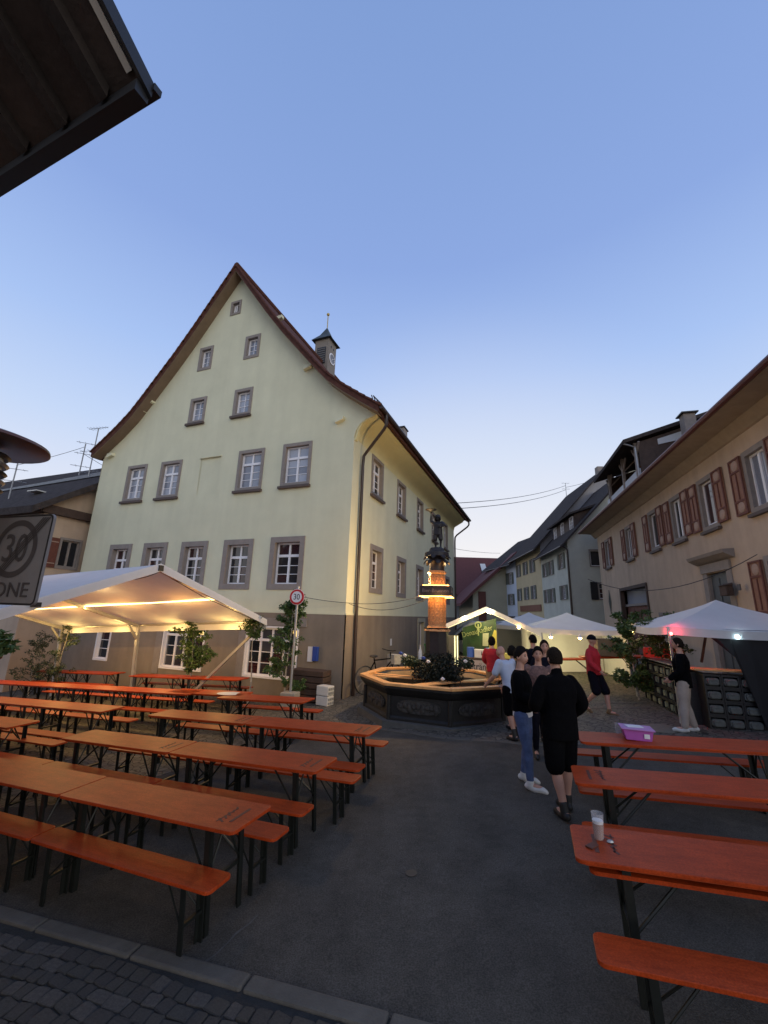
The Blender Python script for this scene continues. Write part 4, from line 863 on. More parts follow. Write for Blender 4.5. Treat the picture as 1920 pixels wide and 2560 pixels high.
row((-6.08, 7.54), .46, 2, PT, lab(P4, 'the row cut by the left edge, mid depth'), GL)
row((-5.30, 7.52), .25, 1, PBn, ['orange bench in front of the row cut by the left edge'], BL_)
row((-5.50, 7.98), .25, 2, PBn, lab(B4, 'the bench line behind the row cut by the left edge'), BL_)
row((-5.21, 8.55), .46, 3, PT, lab(P4, 'the brightly lit row under the tent'), GL)
row((-4.96, 9.03), .25, 3, PBn, lab(B4, 'the bench line behind the brightly lit row'), BL_)
row((-4.54, 9.72), .25, 3, PBn, lab(B4, 'the front bench line of the long row under the tent'), BL_)
row((-4.31, 10.14), .46, 4, PT, lab(P4, 'the long row under the tent'), GL)
row((-4.05, 10.70), .25, 3, PBn, lab(B4, 'the back bench line of the long row under the tent'), BL_)
row((-3.84, 12.18), .46, 2, PT, lab(P4, 'the last row along the green house, right pair'), GL)
row((-3.7, 12.65), .25, 2, PBn, lab(B4, 'the wall side of the last row, right pair'), BL_)
row((-3.9, 11.75), .25, 2, PBn, lab(B4, 'the near side of the last row, right pair'), BL_)
row((-8.76, 14.55), .46, 2, PT, lab(P4, 'the last row along the green house, left pair'), GL)
row((-8.6, 14.1), .25, 2, PBn, lab(B4, 'the near side of the last row, left pair'), BL_)
# right side rows: left-front corners given, running right
AR = R(-19.5); eR = Vector((math.cos(AR), math.sin(AR))); wR = Vector((-eR.y, eR.x))
def rowR(end, Wd, n, proto, labels, group, L=2.2, prt=False):
    for i in range(n):
        c = Vector(end) + eR * (L / 2 + i * (L + .012)) + wR * (Wd / 2)
        place(proto, c.x, c.y, AR + random.uniform(-.006, .006), labels[i], group, flip=prt)
rowR((1.29, 2.82), .25, 1, PBn, ['orange bench nearest the camera at the lower right edge'], BR_)
rowR((1.40, 3.24), .46, 1, PT, ['orange beer table with the beer glass, nearest on the right'], GR, prt=True)
rowR((1.86, 4.16), .25, 1, PBn, ['orange bench behind the right table with the beer glass'], BR_)
rowR((1.97, 4.49), .44, 1, PT, ['orange beer table in the middle on the right, with a small mark'], GR, prt=True)
rowR((2.22, 5.02), .25, 1, PBn, ['orange bench behind the middle right table'], BR_)
rowR((2.61, 5.74), .42, 2, PTn, ['orange beer table carrying the purple box', 'orange beer table right of the one with the purple box'], GR)
rowR((2.72, 6.22), .25, 2, PBn, ['orange bench behind the table with the purple box, left one', 'orange bench behind the right rear tables, right one'], BR_)
# second board lying under the nearest right tabletop, seen as a doubled edge
g = MB(); g.prism(rpoly(2.2, .46, .045), -.03, -.006); c = Vector((1.44, 3.23)) + eR * 1.1 + wR * .23
g2 = tag(part(g, 'spare_tabletop', ORANGE, None, loc=(c.x, c.y, gz(c.x) + .705)), 'folded orange tabletop hung just under the nearest right table', 'tabletop'); g2.rotation_euler = grot(AR).to_euler()

def onmat(x, y, h): return (x, y, gz(x) + h)
# things on tables
PB = thing('purple_box', 'purple plastic box with a white sheet on its lid, on the right rear table', 'box', onmat(3.29, 5.73, .771), AR)
g = MB(); g.prof([(-.14, 0), (.14, 0), (.17, .12), (-.17, .12)], -.11, .11); part(g, 'tray', PURPLE, PB, bevel=.008)
g = MB(); g.box((0, 0, .128), (.37, .27, .015)); part(g, 'lid', mat('lilac_lid', (.40, .19, .44), .45, .05, 5), PB, bevel=.004)
g = MB(); g.box((-.02, .02, .139), (.19, .13, .004), rz=.2); part(g, 'paper', WHITEC, PB)
g = MB(); g.box((.09, -.118, .06), (.06, .004, .05)); part(g, 'sticker', WHITEC, PB)
BG = thing('beer_glass', 'half full plastic cup of beer on the nearest right table', 'glass', onmat(1.63, 3.46, .771))
g = MB(); g.lathe([(.030, 0), (.036, .10)], 20); part(g, 'beer', BEER, BG, smooth=True)
g = MB(); g.lathe([(.036, .10), (.037, .118)], 20); part(g, 'foam', FOAM, BG)
g = MB(); g.lathe([(.031, -.0005), (.0335, .0), (.042, .165), (.0405, .165), (.0305, .004)], 20, cap=False); part(g, 'cup', CUP, BG, smooth=True)
g = MB(); g.box((0, 0, .005), (.09, .05, .01), rz=.6); tag(part(g, 'dark_leaflet', PRINT, None, loc=onmat(1.53, 3.36, .771)), 'small dark scrap lying at the end of the nearest right table', 'scrap')
g = MB(); g.lathe([(.01, 0), (.017, .006), (.012, .015), (.0, .018)], 7, sx=1.6); tag(part(g, 'crumpled_foil', GALV, None, loc=onmat(1.68, 3.40, .771)), 'tiny glinting crumpled foil beside the beer cup', 'foil')
g = MB(); g.lathe([(.17, 0), (.19, .012), (.0, .008)], 20, sx=1.5); o = tag(part(g, 'white_plate', PLASTW, None, loc=onmat(-3.35, 10.0, .771)), 'long white plate on the table behind the one nearest the fountain', 'plate')
g = MB(); g.lathe([(.035, 0), (.037, .12), (.0, .12)], 12); tag(part(g, 'small_glass', CUP, None, loc=onmat(3.2, 6.0, .771)), 'small clear tumbler behind the purple box', 'glass')

# ================================================================== LEFT MARQUEE
TENT = thing('marquee', 'large white gabled marquee glowing orange inside over the left tables', 'tent', (-3.17, 12.33, gz(-3.17)))
TENT.rotation_euler = grot(HY).to_euler()
TX, RY0, NY = -8.9, -3.75, -7.3; E0, RZ0 = 2.34, 3.58
for (y0_, z0_, y1_, z1_) in ((.0, E0, RY0, RZ0), (RY0, RZ0, NY, E0)):
    g = MB(); nx, ny = 12, 8; vs = []
    for j in range(ny + 1):
        for i in range(nx + 1):
            x = TX * i / nx; f = j / ny; bay = (i % 6) / 6 if i < nx else 0
            sag = .05 * math.sin(math.pi * bay) * math.sin(math.pi * f)
            vs.append((x, y0_ + (y1_ - y0_) * f, z0_ + (z1_ - z0_) * f - sag))
    n_ = nx + 1; g.add(vs, [(j * n_ + i, j * n_ + i + 1, (j + 1) * n_ + i + 1, (j + 1) * n_ + i) for j in range(ny) for i in range(nx)])
    part(g, 'roof_canvas', PVC, TENT, smooth=True)
# valances: eaves and gable end bands
def strip(g, a, b, dz, n=10, amp=.0):
    a = Vector(a); b = Vector(b); vs = []
    for i in range(n + 1):
        p = a.lerp(b, i / n); vs += [(p.x, p.y, p.z), (p.x, p.y, p.z - dz)]
    g.add(vs, [(2 * i, 2 * i + 2, 2 * i + 3, 2 * i + 1) for i in range(n)])
for nm, a, b_, dz in (('eave_valance', (0, .03, E0 + .0), (TX, .03, E0), .24), ('eave_valance', (0, NY, E0), (TX, NY, E0), .24), ('gable_valance', (.03, 0, E0 + .02), (.03, RY0, RZ0 + .02), .17), ('gable_valance', (.03, RY0, RZ0 + .02), (.03, NY, E0 + .02), .17)):
    g = MB(); strip(g, a, b_, dz); part(g, nm, PVC, TENT)
# frames
for x in (-.05, -5.05, TX + .05):
    g = MB(); g.bar((x, 0, E0 - .06), (x, RY0, RZ0 - .08), .07, .10); g.bar((x, RY0, RZ0 - .08), (x, NY, E0 - .06), .07, .10); part(g, 'rafter', ALU, TENT)
    for y in (0, NY):
        if x > -1 and y == 0: continue
        g = MB(); g.box((x, y, E0 / 2), (.10, .08, E0)); g.bar((x, y, E0 - .5), (x, y + (.35 if y < -1 else -.35), E0 - .02), .06, .06); part(g, 'post', ALU, TENT)
g = MB(); g.bar((-.05, -.02, 2.28), (-2.55, -.35, .1), .06, .07); part(g, 'leaning_strut', ALU, TENT)
g = MB(); g.box((-.05, .3, .8), (.08, .08, 1.6)); 
for (y, z) in ((0, E0 - .03), (RY0, RZ0 - .06), (NY, E0 - .03)):
    g = MB(); g.tube([(-.02, y, z), (TX, y, z)], .035, 8); part(g, 'purlin', ALU, TENT)
g = MB(); g.box((0, RY0, RZ0 - .08), (.1, .12, .12)); g.box((.03, -6.0, 2.72), (.07, .14, .07)); part(g, 'clamp', INK, TENT)
for y, z in ((-1.85, 2.90),):
    g = MB(); g.box((TX / 2, y, z), (-TX - .1, .035, .03)); part(g, 'light_strip', LED, TENT)
g = MB(); pts = []
for i in range(13): f = i / 12; pts.append((-1.8 + 1.75 * f, RY0 + .1 + (-.0) * f, RZ0 - .12 - .28 * 4 * f * (1 - f) * .5))
g.tube(pts, .008, 5); g.tube([(-.1, RY0, RZ0 - .1), (-.08, -2.4, 2.95), (-.06, -.6, 2.4)], .008, 5); part(g, 'cable', WIREM, TENT)
for x in (-1.2, -3.4, -5.8, -8.0):
    lamp('tent_and_fill_light', (x, -2.0, 2.50), 17, (1.0, .44, .10), .35, TENT)
    al = bpy.data.lights.new('tent_and_fill_light', 'AREA'); al.shape = 'RECTANGLE'; al.size = 1.9; al.size_y = .06; al.energy = 26; al.color = (1.0, .62, .24)
    ao = bpy.data.objects.new('tent_and_fill_light', al); COL.objects.link(ao); ao.parent = TENT; ao.location = (x, -1.85, 2.86); ao.rotation_euler = (R(12), 0, 0)
    lamp('tent_and_fill_light', (x, -.30, 1.92), 24, (1.0, .64, .20), .15, TENT)
lamp('tent_and_fill_light', (-3.0, -3.3, 3.02), 24, (1.0, .66, .26), .12, TENT)

# ================================================================== FOUNTAIN
FX, FY = 1.50, 11.34
FO = thing('fountain', 'octagonal dark cast iron fountain basin with an orange-lit wooden rim', 'fountain', (FX, FY, gz(FX)), R(1))
def octa(r, a0=R(180)): return [(r * math.cos(a0 + k * math.pi / 4), r * math.sin(a0 + k * math.pi / 4)) for k in range(8)]
RB, RR, ZR = 1.86, 2.00, .79
g = MB(); a = octa(RB); b_ = octa(RB - .04); c_ = octa(RB + .02); d_ = octa(RR - .02); e_ = octa(RR - .28); f_ = octa(RB - .3)
rings = [(a, 0), (a, .10), (b_, .14), (b_, .55), (c_, .60), (d_, .72), (d_, ZR - .02), (e_, ZR - .02), (f_, .62), (f_, .3)]
vs = [(x, y, z) for rg, z in rings for x, y in rg]
g.add(vs, [(i * 8 + k, i * 8 + (k + 1) % 8, (i + 1) * 8 + (k + 1) % 8, (i + 1) * 8 + k) for i in range(len(rings) - 1) for k in range(8)]); part(g, 'basin', BASIN, FO)
LINER = mat('basin_liner', (.42, .30, .17), .7, .2, 3, .2, 20)
g = MB(); f_ = octa(RB - .27); f2_ = octa(RB - .30); g.add([(x, y, ZR - .03) for x, y in f_] + [(x, y, .35) for x, y in f2_], [(k, 8 + k, 8 + (k + 1) % 8, (k + 1) % 8) for k in range(8)]); g.prism(f2_, .33, .35); part(g, 'liner', LINER, FO)
for k_ in range(8):
    p, q = Vector(octa(RR)[k_]), Vector(octa(RR)[(k_ + 1) % 8]); pi_, qi = Vector(octa(RR - .21)[k_]), Vector(octa(RR - .21)[(k_ + 1) % 8])
    dv = (q - p).normalized() * .004
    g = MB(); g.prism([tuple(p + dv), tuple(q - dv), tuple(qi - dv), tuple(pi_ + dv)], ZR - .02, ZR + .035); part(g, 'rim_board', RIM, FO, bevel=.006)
    p, q = Vector(octa(RB - .035)[k_]), Vector(octa(RB - .035)[(k_ + 1) % 8]); m_ = (p + q) / 2; ang = math.atan2(q.y - p.y, q.x - p.x)
    g = MB(); pl = []
    for i in range(20):
        t_ = 2 * math.pi * i / 20; pl.append((.50 * math.copysign(abs(math.cos(t_)) ** .75, math.cos(t_)), .14 * math.copysign(abs(math.sin(t_)) ** .8, math.sin(t_))))
    g.prism(pl, 0, .03)
    for i in range(9): g.sphere((-.40 + .1 * i, .03 * math.sin(i * 2.1), .035), (.055, .05 + .03 * (i % 3), .03), 8, 5)
    o = part(g, 'relief_panel', RELIEF, FO, smooth=True); o.location = (m_.x, m_.y, .36); o.rotation_euler = Euler((R(90), 0, ang))
    g = MB(); q0 = octa(RB)[k_]; g.tube([(q0[0] * .99, q0[1] * .99, .06), (q0[0] * .985, q0[1] * .985, .56)], .05, 8); part(g, 'corner_rib', BASIN, FO)
g = MB(); st8 = octa(RB + .16); g.prism(st8, -.12, .05); part(g, 'plinth', mat('plinth_stone', (.085, .085, .08), .85, .2, 5, .4, 50), FO)
# boards across the basin
for (x0, y0_, x1, y1_, w_) in ((-1.75, .55, -.1, -.05, .16), (-.75, -1.35, .5, -.35, .30), (.25, -.6, 1.75, .15, .26), (-1.72, .2, -.2, -.30, .12)):
    g = MB(); g.bar((x0, y0_, ZR + .0 - .03), (x1, y1_, ZR - .03), w_, .03); part(g, 'plank', RIM, FO, bevel=.004)
# column
CO = thing('fountain_column', 'ornate fountain column lit orange, carrying a dark sign ring', 'column', (FX, FY, gz(FX)), R(22))
o8 = lambda prof: MB().lathe(prof, 8, a0=R(22.5))
zb = -gz(FX)
part(o8([(.36, .3), (.36, 1.2), (.31, 1.3), (.30, 1.95), (.36, 2.02)]), 'dark_pedestal', IRON, CO, loc=(0, 0, zb * 0))
def z_(w): return w - gz(FX)
part(MB().lathe([(.35, z_(2.02)), (.34, z_(2.06)), (.25, z_(2.12)), (.24, z_(2.16))], 24), 'base_moulding', BRONZE, CO, smooth=True)
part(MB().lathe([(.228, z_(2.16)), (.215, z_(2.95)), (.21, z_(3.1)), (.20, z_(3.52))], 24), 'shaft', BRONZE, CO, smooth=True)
part(MB().lathe([(.21, z_(3.50)), (.255, z_(3.54)), (.255, z_(3.575)), (.21, z_(3.60))], 24), 'upper_moulding', BRONZE, CO, smooth=True)
for k_ in range(12):
    a_ = 2 * math.pi * k_ / 12
    for z0_, z1_, r_ in ((2.20, 2.86, .226), (3.20, 3.46, .208)):
        g = MB()
        for dx in (-.044, .044): g.box((dx, 0, (z0_ + z1_) / 2), (.012, .022, z1_ - z0_))
        g.box((0, 0, z1_), (.10, .022, .02)); g.box((0, 0, z0_), (.10, .022, .02))
        for i in range(int((z1_ - z0_) / .075)): g.sphere((.014 * (-1) ** i, 0, z0_ + .05 + i * .075), (.030, .016, .026), 8, 5)
        o = part(g, 'relief_panel', BRONZE, CO); o.location = (r_ * math.cos(a_), r_ * math.sin(a_), -gz(FX)); o.rotation_euler = (0, 0, a_ + math.pi / 2)
part(MB().lathe([(.21, z_(3.60)), (.20, z_(3.66)), (.20, z_(3.90)), (.24, z_(3.96)), (.30, z_(3.99))], 24), 'capital', IRON, CO, smooth=True)
part(MB().lathe([(.24, z_(3.95)), (.34, z_(4.0)), (.33, z_(4.10)), (.22, z_(4.14)), (.20, z_(4.20)), (.17, z_(4.24)), (.0, z_(4.25))], 16), 'cap_slab', IRON, CO)
lf = MB(); vs = []
for i in range(5):
    f = i / 4; r_ = .20 + .19 * f; zz = .0 + .05 * math.sin(f * 2.5) - .07 * f * f; w_ = .10 * (1 - f ** 3) + .012
    vs += [(r_, -w_, zz), (r_, 0, zz + .03), (r_, w_, zz)]
lf.add(vs + [(x, y, z - .015) for x, y, z in vs], [(i * 3 + j, i * 3 + j + 1, i * 3 + 3 + j + 1, i * 3 + 3 + j) for i in range(4) for j in range(2)] + [(15 + i * 3 + j, 15 + i * 3 + 3 + j, 15 + i * 3 + 4 + j, 15 + i * 3 + j + 1) for i in range(4) for j in range(2)])
lm = lf.mesh('leaf', IRON, True)
for ring, zz in ((8, 4.02), (8, 3.93)):
    for k_ in range(8): link('leaf', lm, CO, (0, 0, z_(zz)), (0, R(8 if zz > 4 else 18), 2 * math.pi * (k_ + (.5 if zz < 4 else 0)) / 8))
# sign ring round the column
SR = thing('sign_ring', 'dark octagonal lettered sign ring hung round the lit column', 'sign', (FX, FY, z_(0) + 2 * gz(FX)), R(-14))
SR.location = (FX, FY, 0)
s4 = lambda r: [(r, -r), (r, r), (-r, r), (-r, -r)]
for k_ in range(4):
    a_ = k_ * math.pi / 2
    g = MB(); g.box((0, -.39, 3.05), (.78, .03, .26)); bd = part(g, 'board', IRON, SR, rot=(0, 0, a_), bevel=.006)
    o = link('lettering', textmesh('Bier-Brunnen', .13, mat('faded_letters', (.16, .13, .13), .6, .1, 9)), bd, (0, -.408, 3.01), (R(90), 0, 0))
for zz, rad in ((2.905, .42), (3.195, .34)):
    for k_ in range(4):
        a_ = k_ * math.pi / 2; g = MB(); g.box((0, -rad + .02, zz), (rad * 2, .04, .02)); part(g, 'light_strip', mat('amber_led', (1, .7, .3), .5, 0, 1, emit=(1, .55, .16), estr=4.5), SR, rot=(0, 0, a_))
for k_ in range(8):
    a_ = math.pi / 4 * k_ + .2
    lamp('column_and_fill_light', (.37 * math.cos(a_), .37 * math.sin(a_), 2.86), 2.0, (1, .50, .16), .03, SR)
    lamp('column_and_fill_light', (.33 * math.cos(a_), .33 * math.sin(a_), 3.21), 1.4, (1, .50, .16), .03, SR)
lamp('column_and_fill_light', (-.55, .30, 3.40), 300, (1, .68, .32), .12, SR)  # added fill for the house side wall, no fixture of the column
lamp('column_and_fill_light', (.1, -.55, 2.86), 6, (1, .55, .2), .10, SR)
for k_ in range(5):
    a_ = 1.2566 * k_ + .3; lamp('column_and_fill_light', (.32 * math.cos(a_), .32 * math.sin(a_), 3.80), .9, (1, .50, .16), .03, SR)
# garland and flowers round the foot of the column
def leafcloud(name, centers, n, size, m, parent, kind='stuff', flat=.5, seed=1):
    rnd = random.Random(seed); g = MB()
    for _ in range(n):
        c, r_ = rnd.choice(centers)
        while True:
            p = Vector((rnd.uniform(-1, 1), rnd.uniform(-1, 1), rnd.uniform(-1, 1)))
            if p.length < 1 and rnd.random() < .35 + .65 * p.length: break
        p = Vector(c) + Vector((p.x * r_[0], p.y * r_[1], p.z * r_[2])); s_ = size * rnd.uniform(.6, 1.3)
        d = Vector((rnd.uniform(-1, 1), rnd.uniform(-1, 1), rnd.uniform(-.9, .5))).normalized(); u = d.cross(Vector((rnd.uniform(-1, 1), rnd.uniform(-1, 1), 1))).normalized()
        nn = d.cross(u) * s_ * .12
        g.add([p, p + d * s_ * .5 + u * s_ * .32 * flat * 2 + nn, p + d * s_, p + d * s_ * .5 - u * s_ * .32 * flat * 2 + nn], [(0, 1, 2), (0, 2, 3)])
    o = part(g, name, m, parent); o['kind'] = kind; return o
GA = thing('flower_arrangement', 'dark fir and flower arrangement with pale blooms round the column foot', 'flowers', (FX, FY, gz(FX)))
cs = [((.44 * math.cos(a_), .44 * math.sin(a_), 1.00 + .08 * math.sin(3 * a_)), (.28, .28, .24)) for a_ in [k * .52 for k in range(12)]] + [((.1, -.5, .75), (.5, .3, .25)), ((-.2, -.3, .8), (.5, .3, .3)), ((0, 0, .9), (.5, .5, .35))]
leafcloud('foliage', cs, 5200, .085, FIR, GA, flat=.35, seed=3)
cs2 = [((-.72, -.1, 1.18), (.20, .2, .14)), ((.72, -.15, 1.18), (.20, .2, .14))]
leafcloud('leaves', cs2, 700, .08, LEAFD, GA, seed=4)
cs3 = [((0, -.35, .95), (.42, .3, .42)), ((.0, 0, 1.25), (.40, .4, .25))]
leafcloud('foliage', cs3, 2600, .08, FIR, GA, seed=14)
for (x, y, z, mm) in ((-.86, -.3, 1.32, FOAM), (-.30, -.62, 1.22, FOAM), (.62, -.6, 1.25, FOAM), (.02, -.86, .86, FOAM), (.38, -.88, .66, SHUTG), (-.96, -.2, 1.36, BLUEP), (-.42, -.62, 1.3, BLUEP), (-.5, -.85, .55, GALV), (.72, -.7, .6, SHUTG)):
    g = MB(); g.sphere((0, 0, 0), .042, 10, 7)
    for i in range(7): a_ = i * .9; g.sphere((.03 * math.cos(a_), .03 * math.sin(a_), .01 * (i % 3)), (.026, .026, .02), 6, 4)
    part(g, 'flower', mm, GA, loc=(x, y, z), smooth=True)
# statue: boy raising a shell dish, skinned body

# ================================================================== FIGURES
def head_mb(c, fwd, s=1.0, tilt=0):
    """head facing fwd (unit xy vector)"""
    g = MB(); nu, nv = 24, 18; vs = []; fs = []
    for j in range(nv + 1):
        b_ = math.pi * j / nv; cz = math.cos(b_)
        for i in range(nu):
            a = 2 * math.pi * i / nu; sx, sy = math.sin(a), math.cos(a)      # sy forward
            rx, ry, rzz = .076, .096, .118
            x = rx * math.sin(b_) * sx; y = ry * math.sin(b_) * sy; z = rzz * cz
            if z < 0:
                k = 1 - .38 * (-z / rzz) ** 1.5; x *= k
                if y < 0: y *= 1 - .35 * (-z / rzz)
            f = max(0, sy) ** 6
            if f > .2:
                if -.045 < z < .02 and abs(x) < .02: y += .020 * (1 - (z + .03) ** 2 / .004) * (1 - abs(x) / .022)       # nose
                if .0 < z < .035 and .015 < abs(x) < .05: y -= .007      # eye sockets
                if z < -.075: y += .008
            vs.append((x, y, z))
    for j in range(nv):
        for i in range(nu): fs.append((j * nu + i, (j + 1) * nu + i, (j + 1) * nu + (i + 1) % nu, j * nu + (i + 1) % nu))
    g.add(vs, fs)
    for sg in (-1, 1): g.sphere((sg * .083, -.006, -.014), (.013, .022, .034), 8, 6)
    g.box((0, .088, -.058), (.045, .008, .006))
    q = Vector((0, 1, 0)).rotation_difference(Vector((fwd[0], fwd[1], 0)).normalized() if abs(fwd[1] + 1) > 1e-3 or abs(fwd[0]) > 1e-3 else Vector((0, -1, 0)))
    ang = math.atan2(fwd[1], fwd[0]) - math.pi / 2
    M = Matrix.Translation(c) @ Matrix.Rotation(ang, 4, 'Z') @ Matrix.Rotation(-tilt, 4, 'X') @ Matrix.Scale(s, 4)
    h = MB(); h.add(g.v, g.f, M); return h, M
def fuse(parts_me, name, m, voxel=.009):
    bm = bmesh.new()
    for me in parts_me: bm.from_mesh(me)
    me = bpy.data.meshes.new(name); bm.to_mesh(me); bm.free()
    o = bpy.data.objects.new('tmp', me); COL.objects.link(o)
    r_ = o.modifiers.new('remesh', 'REMESH'); r_.mode = 'VOXEL'; r_.voxel_size = voxel; r_.use_smooth_shade = True
    sm = o.modifiers.new('smooth', 'SMOOTH'); sm.factor = .5; sm.iterations = 2
    bpy.context.view_layer.update()
    out_ = bpy.data.meshes.new_from_object(o.evaluated_get(bpy.context.evaluated_depsgraph_get())); bpy.data.objects.remove(o)
    out_.name = name; out_.materials.clear(); out_.materials.append(m); return out_
def loft(g, rings, n=18, p=2.4):
    """rings: [(centre, rx, ry)] superelliptic cross sections, closed at both ends"""
    vs = []
    for c, rx, ry in rings:
        for i in range(n):
            a = 2 * math.pi * i / n; ca, sa = math.cos(a), math.sin(a)
            vs.append((c[0] + rx * math.copysign(abs(ca) ** (2 / p), ca), c[1] + ry * math.copysign(abs(sa) ** (2 / p), sa), c[2]))
    m = len(rings); fs = [(i * n + k, i * n + (k + 1) % n, (i + 1) * n + (k + 1) % n, (i + 1) * n + k) for i in range(m - 1) for k in range(n)]
    g.add(vs, fs + [tuple(range(n - 1, -1, -1)), tuple((m - 1) * n + k for k in range(n))])
def limb(g, pts, n=12):
    """pts [(co, r)] smoothly subdivided tapering tube with round ends"""
    P_ = []; 
    for i in range(len(pts) - 1):
        (a, ra), (b_, rb) = pts[i], pts[i + 1]
        for j in range(4): f = j / 4; P_.append((Vector(a).lerp(Vector(b_), f), ra + (rb - ra) * (3 * f * f - 2 * f ** 3)))
    P_.append((Vector(pts[-1][0]), pts[-1][1]))
    co = [p for p, _ in P_]
    for _ in range(2): co = [co[0]] + [(co[i - 1] + co[i] * 2 + co[i + 1]) / 4 for i in range(1, len(co) - 1)] + [co[-1]]
    g.tube(co, [r for _, r in P_], n)
    g.sphere(co[0], P_[0][1] * .98, 10, 8); g.sphere(co[-1], P_[-1][1] * .98, 10, 8)
def figure(name, label, cat, loc, rz, Ht, pose, outfit, hair=None, group=None, voxel=.010):
    """local frame: figure faces +y, x to its right. pose: dict of joints in metres for a 1.80 m body"""
    t_ = thing(name, label, cat, loc, rz, group); k = Ht / 1.80
    P = dict(pel=(0, 0, .97), wai=(0, .0, 1.12), che=(0, .0, 1.33), nck=(0, -.015, 1.50), hd=(0, .015, 1.685),
             sR=(.195, -.01, 1.44), sL=(-.195, -.01, 1.44), eR=(.26, -.03, 1.15), eL=(-.26, -.03, 1.15), wR_=(.27, .06, .90), wL_=(-.27, .06, .90),
             hR=(.095, 0, .92), hL=(-.095, 0, .92), kR=(.11, .03, .50), kL=(-.11, .03, .50), aR=(.115, -.03, .09), aL=(-.115, -.03, .09), look=(0, 1), tilt=0)
    P.update(pose)
    V = {a: Vector(b_) * k for a, b_ in P.items() if a not in ('look', 'tilt')}
    fat = outfit.get('fat', 1.0)
    def toe(a, kn_):
        back = (kn_ - a); d = Vector((0, .17, -.045)) * k
        if a.z > .12 * k: d = Vector((0, .13, -.12)) * k
        return a + d
    def torso(g, r, lo, up=True):
        pe, wa, ch, nk = V['pel'], V['wai'], V['che'], V['nck']
        base = pe + (pe - wa).normalized() * max(0, (pe.z - lo)) if lo < pe.z else pe.lerp(wa, (lo - pe.z) / (wa.z - pe.z))
        sm = (V['sR'] + V['sL']) / 2
        loft(g, [(base, (.158 + r) * k * fat, (.112 + r) * k * fat), (pe.lerp(wa, .4), (.155 + r) * k * fat, (.112 + r) * k * fat), (wa, (.145 + r) * k * fat, (.105 + r) * k * fat), (wa.lerp(ch, .5), (.155 + r) * k * fat, (.112 + r) * k * fat),
                 (ch, (.172 + r) * k * fat, (.118 + r) * k * fat), (sm - Vector((0, 0, .01)) * k, (.175 + r * .7) * k, (.098 + r * .6) * k), (sm.lerp(nk, .55), (.12 + r * .6) * k, (.080 + r * .5) * k), (nk, (.064 + r * .4) * k, (.062 + r * .4) * k)])
    def arm(g, s, e, w, r, to=1.0):
        if to < .5: limb(g, [(s, (.062 + r) * k), (s.lerp(e, .75), (.052 + r * 1.25) * k)])
        else: limb(g, [(s - Vector((math.copysign(.02, s.x), 0, .015)) * k, (.060 + r * .55) * k), (s.lerp(e, .5), (.052 + r) * k), (e, (.045 + r) * k), (e.lerp(w, .35), (.045 + r) * k), (e.lerp(w, to), (.031 + r * .8) * k)])
    def leg(g, h, kn_, a, r, to='full'):
        if to == 'knee': limb(g, [(h, (.098 + r) * k), (h.lerp(kn_, .5), (.088 + r) * k), (kn_ + (h - kn_) * .04, (.068 + r * 1.5) * k)])
        else: limb(g, [(h, (.096 + r) * k), (h.lerp(kn_, .45), (.082 + r) * k), (kn_, (.058 + r) * k), (kn_.lerp(a, .3), (.060 + r) * k), (kn_.lerp(a, .72), (.044 + r) * k), (a + (kn_ - a).normalized() * (.03 if to == 'trouser' else 0) * k, (.038 + r) * k)])
    body = MB(); torso(body, 0, .90 * k)
    limb(body, [(V['nck'] - Vector((0, 0, .03)), .060 * k), (V['nck'].lerp(V['hd'], .6), .054 * k)])
    hm, HM = head_mb(V['hd'], P['look'], k * outfit.get('head', 1.0), P['tilt'])
    hands = MB()
    for s_, e, w, sg in (('sR', 'eR', 'wR_', 1), ('sL', 'eL', 'wL_', -1)):
        arm(body, V[s_], V[e], V[w], 0)
        d = (V[w] - V[e]).normalized(); side = Vector((0, 1, 0)) if abs(d.y) < .8 else Vector((0, 0, 1)); u = (side - d * side.dot(d)).normalized(); n_ = d.cross(u)
        c = V[w] + d * .05 * k; B = Matrix((u, d, n_)).transposed().to_4x4()
        hands.sphere((0, 0, 0), (.040 * k, .058 * k, .018 * k), 10, 8, Matrix.Translation(c) @ B)
        curl = n_ * (-sg)
        for i, fl in enumerate((.068, .078, .072, .056)):
            b0 = c + d * .040 * k + u * (.028 - .019 * i) * k; p1 = b0 + d * fl * .5 * k + curl * .008 * k; p2 = p1 + d * fl * .3 * k + curl * .022 * k; p3 = p2 + d * fl * .1 * k + curl * .022 * k
            hands.tube([b0, p1, p2, p3], [.0095 * k, .0092 * k, .0085 * k, .007 * k], 6)
        b0 = c + u * .030 * k - d * .02 * k; hands.tube([b0, b0 + (u * .03 + d * .025 + curl * .01) * k, b0 + (u * .038 + d * .055 + curl * .02) * k], [.012 * k, .011 * k, .009 * k], 6)
    LG = (('hR', 'kR', 'aR'), ('hL', 'kL', 'aL'))
    for h, kn_, a in LG:
        leg(body, V[h], V[kn_], V[a], 0); limb(body, [(V[a] - Vector((0, .03, .02)) * k, .036 * k), (V[a].lerp(toe(V[a], V[kn_]), .6), .034 * k), (toe(V[a], V[kn_]), .028 * k)])
    me = fuse([body.mesh('b', None), hm.mesh('h', None), hands.mesh('f', None)], 'body', outfit.get('skin', SKIN), voxel)
    link('body', me, t_)
